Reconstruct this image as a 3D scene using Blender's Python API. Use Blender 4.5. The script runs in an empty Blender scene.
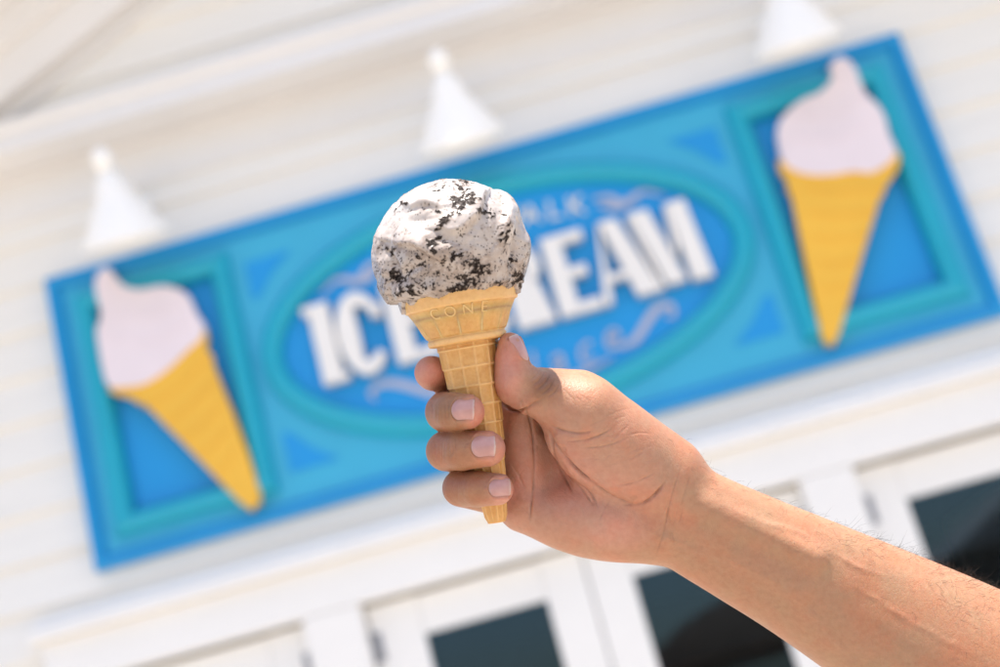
import bpy, bmesh, math, random
import numpy as np
from mathutils import Matrix, Vector

random.seed(7)
RNG = np.random.default_rng(7)
scene = bpy.context.scene
COL = scene.collection

# ------------------------------------------------------------------ camera
Z0 = 3.30                                   # height of the sign's centre above the ground
FPX = 1389.0                                # focal length in photo pixels (50 mm on 36 mm)
R_RIGHT = Vector((0.96104581, 0.10635987, -0.25510495))
R_UP = Vector((0.27489695, -0.27205147, 0.92218201))
R_FWD = Vector((-0.02868148, 0.95638673, 0.29069193))
CAM = Vector((0.09218542, -5.1625574, Z0 - 1.71519236))
cam_d = bpy.data.cameras.new('camera')
cam = bpy.data.objects.new('camera', cam_d)
COL.objects.link(cam)
rot = Matrix((R_RIGHT, R_UP, -R_FWD)).transposed()
cam.matrix_world = Matrix.Translation(CAM) @ rot.to_4x4()
cam_d.sensor_width = 36.0
cam_d.lens = 36.0 * FPX / 1000.0
cam_d.clip_start = 0.02
cam_d.clip_end = 3000.0
cam_d.dof.use_dof = True
cam_d.dof.focus_distance = 0.592
cam_d.dof.aperture_fstop = 6.7
cam_d.dof.aperture_blades = 0
scene.camera = cam

# ------------------------------------------------------------------ sky and sun
SUN = Vector((0.07, -0.20, 1.0)).normalized()      # direction towards the sun
world = bpy.data.worlds.new('World')
scene.world = world
world.use_nodes = True
wn = world.node_tree.nodes
sky = wn.new('ShaderNodeTexSky')
sky.sky_type = 'NISHITA'
sky.sun_disc = False
sky.sun_elevation = math.asin(SUN.z)
sky.sun_rotation = math.atan2(SUN.x, SUN.y)
sky.air_density = 1.0
sky.dust_density = 2.4
sky.ozone_density = 0.7
wn['Background'].inputs['Strength'].default_value = 0.125
world.node_tree.links.new(sky.outputs['Color'], wn['Background'].inputs['Color'])
sun_d = bpy.data.lights.new('sun', 'SUN')
sun_d.energy = 4.7
sun_d.angle = math.radians(0.55)
sun_d.color = (1.0, 0.95, 0.88)
sun = bpy.data.objects.new('sun', sun_d)
COL.objects.link(sun)
sun.rotation_euler = SUN.to_track_quat('Z', 'Y').to_euler()
sun.location = (0, -3, 12)

vs = scene.view_settings
vs.view_transform = 'Standard'
vs.look = 'None'
vs.gamma = 1.0
vs.exposure = 0.98
vs.use_curve_mapping = False
scene.render.engine = 'CYCLES'
scene.cycles.use_denoising = True
scene.cycles.max_bounces = 10
scene.cycles.diffuse_bounces = 5

# ------------------------------------------------------------------ materials
def nodes_of(name):
    m = bpy.data.materials.new(name)
    m.use_nodes = True
    nt = m.node_tree
    b = nt.nodes['Principled BSDF']
    return m, nt, b

def lnk(nt, a, b):
    nt.links.new(a, b)

def tex_coord(nt, scale=(1, 1, 1), kind='Object'):
    tc = nt.nodes.new('ShaderNodeTexCoord')
    mp = nt.nodes.new('ShaderNodeMapping')
    mp.inputs['Scale'].default_value = scale
    lnk(nt, tc.outputs[kind], mp.inputs['Vector'])
    return mp.outputs['Vector']

def noise(nt, vec, scale, detail=4.0, rough=0.55, dist=0.0):
    n = nt.nodes.new('ShaderNodeTexNoise')
    n.inputs['Scale'].default_value = scale
    n.inputs['Detail'].default_value = detail
    n.inputs['Roughness'].default_value = rough
    n.inputs['Distortion'].default_value = dist
    lnk(nt, vec, n.inputs['Vector'])
    return n.outputs['Fac']

def ramp(nt, fac, stops):
    r = nt.nodes.new('ShaderNodeValToRGB')
    el = r.color_ramp.elements
    while len(el) < len(stops):
        el.new(0.5)
    for e, (p, c) in zip(el, stops):
        e.position = p
        e.color = (c[0], c[1], c[2], 1.0)
    lnk(nt, fac, r.inputs['Fac'])
    return r.outputs['Color']

def mix(nt, fac, a, b, mode='MIX'):
    m = nt.nodes.new('ShaderNodeMix')
    m.data_type = 'RGBA'
    m.blend_type = mode
    for sock, v in ((m.inputs[0], fac), (m.inputs[6], a), (m.inputs[7], b)):
        if hasattr(v, 'is_output'):
            lnk(nt, v, sock)
        elif isinstance(v, (int, float)):
            sock.default_value = v
        else:
            sock.default_value = (v[0], v[1], v[2], 1.0)
    return m.outputs[2]

def bump(nt, b, height, strength, dist):
    bp = nt.nodes.new('ShaderNodeBump')
    bp.inputs['Strength'].default_value = strength
    bp.inputs['Distance'].default_value = dist
    lnk(nt, height, bp.inputs['Height'])
    lnk(nt, bp.outputs['Normal'], b.inputs['Normal'])
    return bp

def painted(name, col, rough=0.45, var=0.07, scale=3.0, grain=(1, 1, 1), relief=0.0015):
    """paint over wood or metal: a little uneven in tone and gloss, faint relief"""
    m, nt, b = nodes_of(name)
    v = tex_coord(nt, grain)
    n1 = noise(nt, v, scale, 5.0)
    lo = tuple(c * (1 - var) for c in col)
    hi = tuple(min(1, c * (1 + var)) for c in col)
    c1 = ramp(nt, n1, [(0.3, lo), (0.7, hi)])
    n2 = noise(nt, v, scale * 14, 3.0)
    c2 = mix(nt, 0.25, c1, ramp(nt, n2, [(0.35, lo), (0.65, hi)]))
    lnk(nt, c2, b.inputs['Base Color'])
    mr = nt.nodes.new('ShaderNodeMapRange')
    mr.inputs['To Min'].default_value = rough - 0.08
    mr.inputs['To Max'].default_value = rough + 0.1
    lnk(nt, n2, mr.inputs['Value'])
    lnk(nt, mr.outputs['Result'], b.inputs['Roughness'])
    bump(nt, b, n2, 0.25, relief)
    return m

M_SIDING = painted('white_siding_paint', (0.82, 0.805, 0.765), 0.55, 0.05, 2.0, (0.5, 1, 9))
M_TRIM = painted('white_trim_paint', (0.83, 0.825, 0.81), 0.45, 0.03, 2.0)
M_CORNICE = painted('cornice_paint', (0.755, 0.75, 0.745), 0.5, 0.03, 2.0)
M_ROOF = painted('grey_roof_shingle', (0.30, 0.28, 0.27), 0.8, 0.2, 8.0)
M_INTERIOR = painted('dark_interior', (0.026, 0.032, 0.042), 0.7, 0.3, 1.5)
M_SHELF = painted('brown_wood', (0.10, 0.055, 0.035), 0.6, 0.3, 4.0)
M_FACE = painted('sign_light_teal', (0.040, 0.41, 0.64), 0.45, 0.05, 3.0)
M_BLUE = painted('sign_blue', (0.003, 0.295, 0.70), 0.45, 0.05, 3.0)
M_FRAME = painted('sign_frame_blue', (0.004, 0.27, 0.60), 0.4, 0.05, 3.0)
M_MOULD = painted('sign_moulding_teal', (0.004, 0.36, 0.52), 0.4, 0.05, 3.0)
M_LETTER = painted('letter_white', (0.80, 0.79, 0.77), 0.5, 0.04, 4.0)
M_LETTER_SIDE = painted('letter_edge_grey', (0.42, 0.40, 0.42), 0.5, 0.06, 4.0)
M_SCRIPT = painted('script_pale_mauve', (0.43, 0.46, 0.59), 0.5, 0.06, 4.0)
M_PINK = painted('cutout_pink', (0.80, 0.71, 0.755), 0.5, 0.05, 5.0)
M_YELLOW = painted('cutout_yellow', (0.82, 0.47, 0.045), 0.5, 0.07, 5.0)
M_LAMP = painted('lamp_white_enamel', (0.92, 0.92, 0.90), 0.3, 0.02, 4.0)
M_LAMP_IN = painted('lamp_inner_white', (0.7, 0.7, 0.68), 0.5, 0.03, 4.0)
M_METAL = painted('hinge_grey_metal', (0.30, 0.30, 0.32), 0.35, 0.1, 20.0)
M_UMB = painted('brown_canvas', (0.10, 0.045, 0.022), 0.8, 0.15, 4.0)
M_CABIN = painted('cabin_dark_wood', (0.06, 0.045, 0.038), 0.7, 0.2, 3.0)
for mm in (M_METAL,):
    mm.node_tree.nodes['Principled BSDF'].inputs['Metallic'].default_value = 0.6

def make_glass():
    m = bpy.data.materials.new('door_glass')
    m.use_nodes = True
    nt = m.node_tree
    nt.nodes.clear()
    out = nt.nodes.new('ShaderNodeOutputMaterial')
    tr = nt.nodes.new('ShaderNodeBsdfTransparent')
    tr.inputs['Color'].default_value = (0.82, 0.86, 0.90, 1)
    gl = nt.nodes.new('ShaderNodeBsdfGlossy')
    gl.inputs['Roughness'].default_value = 0.02
    gl.inputs['Color'].default_value = (0.58, 0.82, 1.0, 1)
    fr = nt.nodes.new('ShaderNodeFresnel')
    fr.inputs['IOR'].default_value = 1.52
    mx = nt.nodes.new('ShaderNodeMixShader')
    lnk(nt, fr.outputs[0], mx.inputs[0])
    lnk(nt, tr.outputs[0], mx.inputs[1])
    lnk(nt, gl.outputs[0], mx.inputs[2])
    lnk(nt, mx.outputs[0], out.inputs['Surface'])
    return m
M_GLASS = make_glass()

def make_ground():
    m, nt, b = nodes_of('pale_concrete_paving')
    v = tex_coord(nt)
    n = noise(nt, v, 0.7, 8.0, 0.6)
    c = ramp(nt, n, [(0.3, (0.33, 0.29, 0.245)), (0.7, (0.42, 0.37, 0.315))])
    n2 = noise(nt, v, 40.0, 4.0)
    c = mix(nt, 0.3, c, ramp(nt, n2, [(0.3, (0.28, 0.24, 0.20)), (0.7, (0.45, 0.39, 0.325))]))
    lnk(nt, c, b.inputs['Base Color'])
    b.inputs['Roughness'].default_value = 0.85
    bump(nt, b, n2, 0.4, 0.004)
    return m
M_GROUND = make_ground()

# ------------------------------------------------------------------ object helpers
def link(o, parent=None):
    COL.objects.link(o)
    if parent is not None:
        o.parent = parent
    return o

def empty(name, loc=(0, 0, 0), label=None, cat=None, group=None):
    o = bpy.data.objects.new(name, None)
    o.location = loc
    o.empty_display_size = 0.1
    COL.objects.link(o)
    tag(o, label, cat, group)
    return o

def tag(o, label=None, cat=None, group=None, kind=None):
    if label: o['label'] = label
    if cat: o['category'] = cat
    if group: o['group'] = group
    if kind: o['kind'] = kind
    return o

def mesh_obj(name, verts, faces, mat, parent=None, smooth=False):
    me = bpy.data.meshes.new(name)
    me.from_pydata([tuple(v) for v in verts], [], faces)
    me.update()
    if mat: me.materials.append(mat)
    if smooth:
        me.polygons.foreach_set('use_smooth', [True] * len(me.polygons))
    return link(bpy.data.objects.new(name, me), parent)

def bm_obj(name, bm, mat, parent=None, smooth=False):
    bmesh.ops.recalc_face_normals(bm, faces=bm.faces[:])
    me = bpy.data.meshes.new(name)
    bm.to_mesh(me)
    bm.free()
    for m in (mat if isinstance(mat, (list, tuple)) else [mat]):
        me.materials.append(m)
    if smooth:
        me.polygons.foreach_set('use_smooth', [True] * len(me.polygons))
    return link(bpy.data.objects.new(name, me), parent)

def add_box(bm, x0, x1, y0, y1, z0, z1, bevel=0.0):
    g = bmesh.ops.create_cube(bm, size=1.0)
    for v in g['verts']:
        v.co = Vector(((x0 + x1) / 2 + v.co.x * (x1 - x0), (y0 + y1) / 2 + v.co.y * (y1 - y0),
                       (z0 + z1) / 2 + v.co.z * (z1 - z0)))
    if bevel > 0:
        es = list({e for v in g['verts'] for e in v.link_edges})
        bmesh.ops.bevel(bm, geom=es, offset=bevel, segments=2, affect='EDGES', profile=0.6)

def box(name, x0, x1, y0, y1, z0, z1, mat, parent=None, bevel=0.003):
    bm = bmesh.new()
    add_box(bm, x0, x1, y0, y1, z0, z1, bevel)
    return bm_obj(name, bm, mat, parent)

def add_prism(bm, pts, y_front, y_back, bevel=0.0, side_index=0):
    """polygon in the wall plane (x, z) given depth along y; front faces -y"""
    vf = [bm.verts.new((x, y_front, z)) for x, z in pts]
    vb = [bm.verts.new((x, y_back, z)) for x, z in pts]
    n = len(pts)
    front = bm.faces.new(vf)
    bm.faces.new(vb[::-1])
    sides = []
    for i in range(n):
        f = bm.faces.new((vf[i], vb[i], vb[(i + 1) % n], vf[(i + 1) % n]))
        f.material_index = side_index
        sides.append(f)
    if bevel > 0:
        bmesh.ops.bevel(bm, geom=list(front.edges), offset=bevel, segments=3, affect='EDGES', profile=0.5)

def prism(name, pts, y_front, y_back, mat, parent=None, bevel=0.0):
    bm = bmesh.new()
    add_prism(bm, pts, y_front, y_back, bevel)
    return bm_obj(name, bm, mat, parent)

def smooth_closed(pts, n=4):
    """Catmull-Rom through a closed outline"""
    out = []
    m = len(pts)
    for i in range(m):
        p0, p1, p2, p3 = (np.array(pts[(i + k) % m], float) for k in (-1, 0, 1, 2))
        for j in range(n):
            t = j / n
            out.append(tuple(0.5 * ((2 * p1) + (-p0 + p2) * t + (2 * p0 - 5 * p1 + 4 * p2 - p3) * t * t
                                    + (-p0 + 3 * p1 - 3 * p2 + p3) * t ** 3)))
    return out

def smooth_open(pts, n=6):
    p = [np.array(q, float) for q in pts]
    p = [2 * p[0] - p[1]] + p + [2 * p[-1] - p[-2]]
    out = []
    for i in range(1, len(p) - 2):
        for j in range(n):
            t = j / n
            p0, p1, p2, p3 = p[i - 1], p[i], p[i + 1], p[i + 2]
            out.append(0.5 * ((2 * p1) + (-p0 + p2) * t + (2 * p0 - 5 * p1 + 4 * p2 - p3) * t * t
                              + (-p0 + 3 * p1 - 3 * p2 + p3) * t ** 3))
    out.append(p[-2])
    return out

def ribbon(pts, widths):
    """outline of a brush stroke along an open curve"""
    c = smooth_open(pts, 6)
    w = np.interp(np.linspace(0, 1, len(c)), np.linspace(0, 1, len(widths)), widths)
    L, Rr = [], []
    for i, p in enumerate(c):
        d = c[min(i + 1, len(c) - 1)] - c[max(i - 1, 0)]
        d = d / (np.linalg.norm(d) + 1e-9)
        nrm = np.array((-d[1], d[0]))
        L.append(tuple(p + nrm * w[i] / 2))
        Rr.append(tuple(p - nrm * w[i] / 2))
    return L + Rr[::-1]

def tube_data(path, radii, seg=12):
    """tapered tube along a 3-D path"""
    path = [np.array(p, float) for p in path]
    verts, faces = [], []
    up = np.array((0.13, 0.31, 0.94))
    for i, p in enumerate(path):
        d = path[min(i + 1, len(path) - 1)] - path[max(i - 1, 0)]
        d /= np.linalg.norm(d) + 1e-12
        a = np.cross(d, up); a /= np.linalg.norm(a) + 1e-12
        b = np.cross(d, a)
        for k in range(seg):
            t = 2 * math.pi * k / seg
            verts.append(p + (a * math.cos(t) + b * math.sin(t)) * radii[i])
    for i in range(len(path) - 1):
        for k in range(seg):
            faces.append((i * seg + k, i * seg + (k + 1) % seg, (i + 1) * seg + (k + 1) % seg, (i + 1) * seg + k))
    faces.append(tuple(range(seg))[::-1])
    faces.append(tuple((len(path) - 1) * seg + k for k in range(seg)))
    return verts, faces

def lathe_data(profile, seg=48):
    """profile of (radius, z), open"""
    verts, faces = [], []
    for r, z in profile:
        for k in range(seg):
            t = 2 * math.pi * k / seg
            verts.append((r * math.cos(t), r * math.sin(t), z))
    for i in range(len(profile) - 1):
        for k in range(seg):
            faces.append((i * seg + k, i * seg + (k + 1) % seg, (i + 1) * seg + (k + 1) % seg, (i + 1) * seg + k))
    return verts, faces

# ------------------------------------------------------------------ ground
def build_ground():
    s = 900.0
    o = mesh_obj('ground', [(-s, -s, 0), (s, -s, 0), (s, s, 0), (-s, s, 0)], [(0, 1, 2, 3)], M_GROUND)
    tag(o, kind='structure')
build_ground()

# ------------------------------------------------------------------ shop building
WALL = 0.07                    # y of the siding's face; the sign's front lies at y = 0
HALF = 2.55                    # half width of the front
PITCH = 0.477
RAKE = 2.18                    # relative height of the raking board's lower edge at the ridge

def build_building():
    B = empty('shop_building', (0, 0, 0), 'white clapboard shop front with glazed doors and a gable behind the blue sign', 'building')
    Z = lambda z: Z0 + z
    FL = -Z0 + 0.02
    # backing walls (openings left free for the doors)
    OPEN = [(-1.97, -1.07), (-0.845, 0.86), (1.067, 1.967)]
    HEAD = -1.0
    box('wall', -HALF, HALF, WALL + 0.022, WALL + 0.2, Z(HEAD) + 0.002, Z(1.20), M_SIDING, B, 0)
    xs = [-HALF] + [v for o in OPEN for v in o] + [HALF]
    for i in range(0, len(xs), 2):
        box('wall_pier', xs[i], xs[i + 1], WALL - 0.012, WALL + 0.195, Z(FL), Z(HEAD), M_TRIM, B, 0)
    # gable field behind the rake
    prism('gable_wall', [(-2.05, Z(1.202)), (2.05, Z(1.202)), (0, Z(RAKE))], -0.055, WALL + 0.2, M_SIDING, B)
    # clapboards: each board laps the one below it
    z = 0.064 - 0.187 * 20
    cache = {}
    def plank(x0, x1, zb, t=WALL):
        bmk = bmesh.new()
        h = 0.187 + 0.02
        pr = [(t - 0.014, zb), (t + 0.02, zb), (t + 0.02, zb + h), (t + 0.012, zb + h)]
        va = [bmk.verts.new((x0, y, Z(q))) for y, q in pr]
        vb = [bmk.verts.new((x1, y, Z(q))) for y, q in pr]
        bmk.faces.new(va); bmk.faces.new(vb[::-1])
        for i in range(4):
            bmk.faces.new((va[i], vb[i], vb[(i + 1) % 4], va[(i + 1) % 4]))
        bm_obj('plank', bmk, M_SIDING, B)
    for k in range(-17, 14):
        zb = 0.064 + 0.187 * k
        if zb + 0.2 < -0.70:
            if zb > FL - 0.18:
                plank(-HALF + 0.09, -2.09, max(zb, FL))
                plank(2.09, HALF - 0.09, max(zb, FL))
        elif zb < 0.90:
            plank(-HALF + 0.09, HALF - 0.09, zb)
        elif zb > 1.10:
            w = (RAKE - 0.19 - zb) / PITCH
            if w > 0.1:
                plank(-w - 0.3, w + 0.3, zb, -0.085)
    # corner boards
    for s in (-1, 1):
        a, b = sorted((s * (HALF - 0.1), s * (HALF + 0.01)))
        box('corner_board', a, b, WALL - 0.03, WALL + 0.21, Z(FL), Z(0.92), M_TRIM, B)
    # cornice across the front: frieze board, bed moulding, soffit and crown
    C = box('cornice', -HALF - 0.12, HALF + 0.12, -0.165, WALL + 0.02, Z(1.128), Z(1.16), M_CORNICE, B, 0.004)
    box('frieze_board', -HALF, HALF, WALL - 0.022, WALL + 0.021, Z(0.92), Z(1.126), M_CORNICE, C, 0.003)
    box('bed_moulding', -HALF, HALF, WALL - 0.05, WALL - 0.0225, Z(1.095), Z(1.127), M_CORNICE, C, 0.008)
    box('crown_fascia', -HALF - 0.14, HALF + 0.14, -0.185, -0.1655, Z(1.112), Z(1.225), M_CORNICE, C, 0.006)
    crown = [(-0.186, 1.19), (-0.205, 1.205), (-0.21, 1.235), (-0.186, 1.255), (0.02, 1.29), (0.02, 1.226), (-0.186, 1.226)]
    bmk = bmesh.new()
    va = [bmk.verts.new((-HALF - 0.14, y, Z(q))) for y, q in crown]
    vb = [bmk.verts.new((HALF + 0.14, y, Z(q))) for y, q in crown]
    bmk.faces.new(va); bmk.faces.new(vb[::-1])
    for i in range(len(crown)):
        bmk.faces.new((va[i], vb[i], vb[(i + 1) % len(crown)], va[(i + 1) % len(crown)]))
    bm_obj('crown_moulding', bmk, M_CORNICE, C)
    # raking boards and roof, its unseen overhang deepened to keep the sign in shade
    for s in (-1, 1):
        def slab(name, off0, off1, ya, yb, mat, base=1.262):
            lo = (RAKE + off0 - base) / PITCH
            hi = (RAKE + off1 - base) / PITCH
            pts = [(s * lo, Z(base)), (s * 0.002, Z(RAKE + off0)), (s * 0.002, Z(RAKE + off1)), (s * hi, Z(base))]
            return prism(name, pts if s > 0 else pts[::-1], ya, yb, mat, B)
        slab('rake_bed_moulding', -0.04, 0.018, -0.13, -0.06, M_CORNICE)
        slab('rake_soffit', 0.02, 0.05, -0.185, -0.03, M_CORNICE)
        slab('rake_board', 0.0, 0.22, -0.215, -0.187, M_CORNICE)
        slab('rake_crown', 0.18, 0.32, -0.27, -0.217, M_CORNICE)
        slab('roof_soffit', 0.322, 0.35, -0.74, 5.0, M_CORNICE, 1.1)
        slab('roof', 0.352, 0.40, -0.76, 5.02, M_ROOF, 1.05)
    # header casing over the doors
    H = box('door_header', -2.07, 2.07, WALL - 0.035, WALL + 0.021, Z(-0.998), Z(-0.822), M_TRIM, B, 0.004)
    box('drip_cap', -2.095, 2.095, WALL - 0.085, WALL + 0.02, Z(-0.82), Z(-0.775), M_TRIM, H, 0.006)
    box('cap_moulding', -2.08, 2.08, WALL - 0.055, WALL + 0.019, Z(-0.773), Z(-0.735), M_TRIM, H, 0.012)
    # casings on the piers
    for x0, x1 in ((-2.07, -1.972), (-1.068, -0.847), (0.862, 1.065), (1.969, 2.07)):
        box('door_casing', x0, x1, WALL - 0.033, WALL - 0.0125, Z(FL), Z(-1.0), M_TRIM, B, 0.004)
    # door leaves
    def door(x0, x1, gx0, gx1, hinge_x, side, label):
        yd0, yd1 = WALL + 0.045, WALL + 0.09
        zt, zb = Z(-1.012), Z(FL)
        D = box('door', x0, gx0, yd0, yd1, zb, zt, M_TRIM, B, 0.004)
        D['label'] = label
        box('stile', gx1, x1, yd0, yd1, zb, zt, M_TRIM, D, 0.004)
        box('rail', gx0 + 0.001, gx1 - 0.001, yd0 + 0.002, yd1 - 0.002, Z(-1.165), zt - 0.003, M_TRIM, D, 0.003)
        box('rail', gx0 + 0.001, gx1 - 0.001, yd0 + 0.002, yd1 - 0.002, zb + 0.003, zb + 0.75, M_TRIM, D, 0.003)
        box('glass_pane', gx0 - 0.004, gx1 + 0.004, yd0 + 0.02, yd0 + 0.026, zb + 0.74, Z(-1.16), M_GLASS, D, 0)
        for zh in (-1.17, -2.1, -3.0):
            bmk = bmesh.new()
            bmesh.ops.create_cone(bmk, cap_ends=True, segments=12, radius1=0.011, radius2=0.011, depth=0.115)
            for v in bmk.verts:
                v.co = v.co + Vector((hinge_x, yd0 - 0.008, Z(zh)))
            add_box(bmk, hinge_x + min(0, side * 0.035), hinge_x + max(0, side * 0.035), yd0 - 0.004, yd0 + 0.001, Z(zh) - 0.055, Z(zh) + 0.055)
            bm_obj('hinge', bmk, M_METAL, D)
        if abs(x0) < 0.02 or abs(x1) < 0.02:
            hx = (gx1 + x1) / 2 if abs(x1) < 0.02 else (gx0 + x0) / 2
            v, f = tube_data([(hx, yd0 + 0.003, Z(-2.25)), (hx, yd0 - 0.05, Z(-2.25)), (hx, yd0 - 0.05, Z(-2.05)), (hx, yd0 + 0.003, Z(-2.05))], [0.01] * 4, 8)
            mesh_obj('handle', v, f, M_METAL, D)
    door(-1.967, -1.073, -1.81, -1.23, -1.076, -1, 'single white glazed door under the left cone cutout')
    door(-0.838, 0.004, -0.640, -0.162, -0.836, 1, 'left leaf of the white double door')
    door(0.010, 0.856, 0.170, 0.655, 0.854, -1, 'right leaf of the white double door')
    door(1.070, 1.964, 1.229, 1.80, 1.073, 1, 'single white glazed door behind the forearm')
    # the unlit room behind the glass
    box('interior_floor', -HALF, HALF, WALL + 0.2, 5.0, 0.004, 0.016, M_SHELF, B, 0)
    box('interior_wall', -HALF, HALF, 4.9, 5.0, 0.02, Z(-0.5), M_INTERIOR, B, 0)
    for s in (-1, 1):
        a, b = sorted((s * HALF, s * (HALF - 0.08)))
        box('side_wall', a, b, WALL + 0.205, 4.89, 0.02, Z(1.2), M_SIDING, B, 0)
    box('interior_ceiling', -HALF + 0.09, HALF - 0.09, WALL + 0.205, 4.89, Z(-0.9), Z(-0.8), M_INTERIOR, B, 0)
    box('counter', -2.2, 2.2, 2.6, 3.2, 0.02, 1.1, M_SHELF, B, 0.01)
    for zz in (1.5, 1.9):
        box('wall_shelf', -2.0, 2.0, 4.6, 4.89, zz, zz + 0.03, M_SHELF, B, 0.003)
build_building()

# ------------------------------------------------------------------ things across the street that the glass mirrors
def build_opposite():
    U = empty('patio_umbrella', (1.5, -14.0, -0.4), 'brown patio umbrella mirrored in the double door glass', 'umbrella')
    prof = [(0.02, 3.35), (0.25, 3.32), (0.7, 3.18), (1.1, 2.95), (1.4, 2.66), (1.5, 2.5), (1.48, 2.5), (1.38, 2.64), (1.08, 2.92), (0.68, 3.15), (0.25, 3.29), (0.02, 3.32)]
    v, f = lathe_data(prof, 16)
    mesh_obj('canopy', v, f, M_UMB, U)
    v, f = tube_data([(0, 0, 0.4), (0, 0, 3.4)], [0.025, 0.022], 10)
    mesh_obj('pole', v, f, M_METAL, U)
    v, f = lathe_data([(0.0, 0.4), (0.3, 0.4), (0.3, 0.45), (0.05, 0.49), (0.0, 0.5)], 24)
    mesh_obj('base', v, f, M_METAL, U)
    K = empty('timber_cabin', (9.2, -19.0, 0), 'low dark timber cabin mirrored in the right door glass', 'cabin')
    box('wall', -3.5, 3.5, -2, 2, 0, 3.0, M_CABIN, K, 0.01)
    prism('roof', [(-4.0, 2.9), (4.0, 2.9), (0.0, 4.9)], 2.5, -2.5, M_ROOF, K)
    box('door', -0.5, 0.5, 2.003, 2.05, 0.0, 2.1, M_SHELF, K, 0.005)
build_opposite()

# ------------------------------------------------------------------ sign
def extrude_profile_loop(path, profile, closed=True):
    """sweep a (outward, y) profile along a closed path in the wall plane; path is [(x, z, nx, nz)]"""
    verts, faces = [], []
    n, m = len(path), len(profile)
    for x, z, nx, nz in path:
        for o, y in profile:
            verts.append((x + nx * o, y, z + nz * o))
    for i in range(n):
        for j in range(m):
            a, b = i * m + j, i * m + (j + 1) % m
            c, d = ((i + 1) % n) * m + (j + 1) % m, ((i + 1) % n) * m + j
            faces.append((a, b, c, d))
    return verts, faces

def fix_normals(o):
    bm = bmesh.new(); bm.from_mesh(o.data)
    bmesh.ops.recalc_face_normals(bm, faces=bm.faces[:])
    bm.to_mesh(o.data); bm.free()
    return o

def rect_path(x0, x1, z0, z1):
    q = math.sqrt(2)
    return [(x0, z0, -1, -1), (x1, z0, 1, -1), (x1, z1, 1, 1), (x0, z1, -1, 1)]

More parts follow.
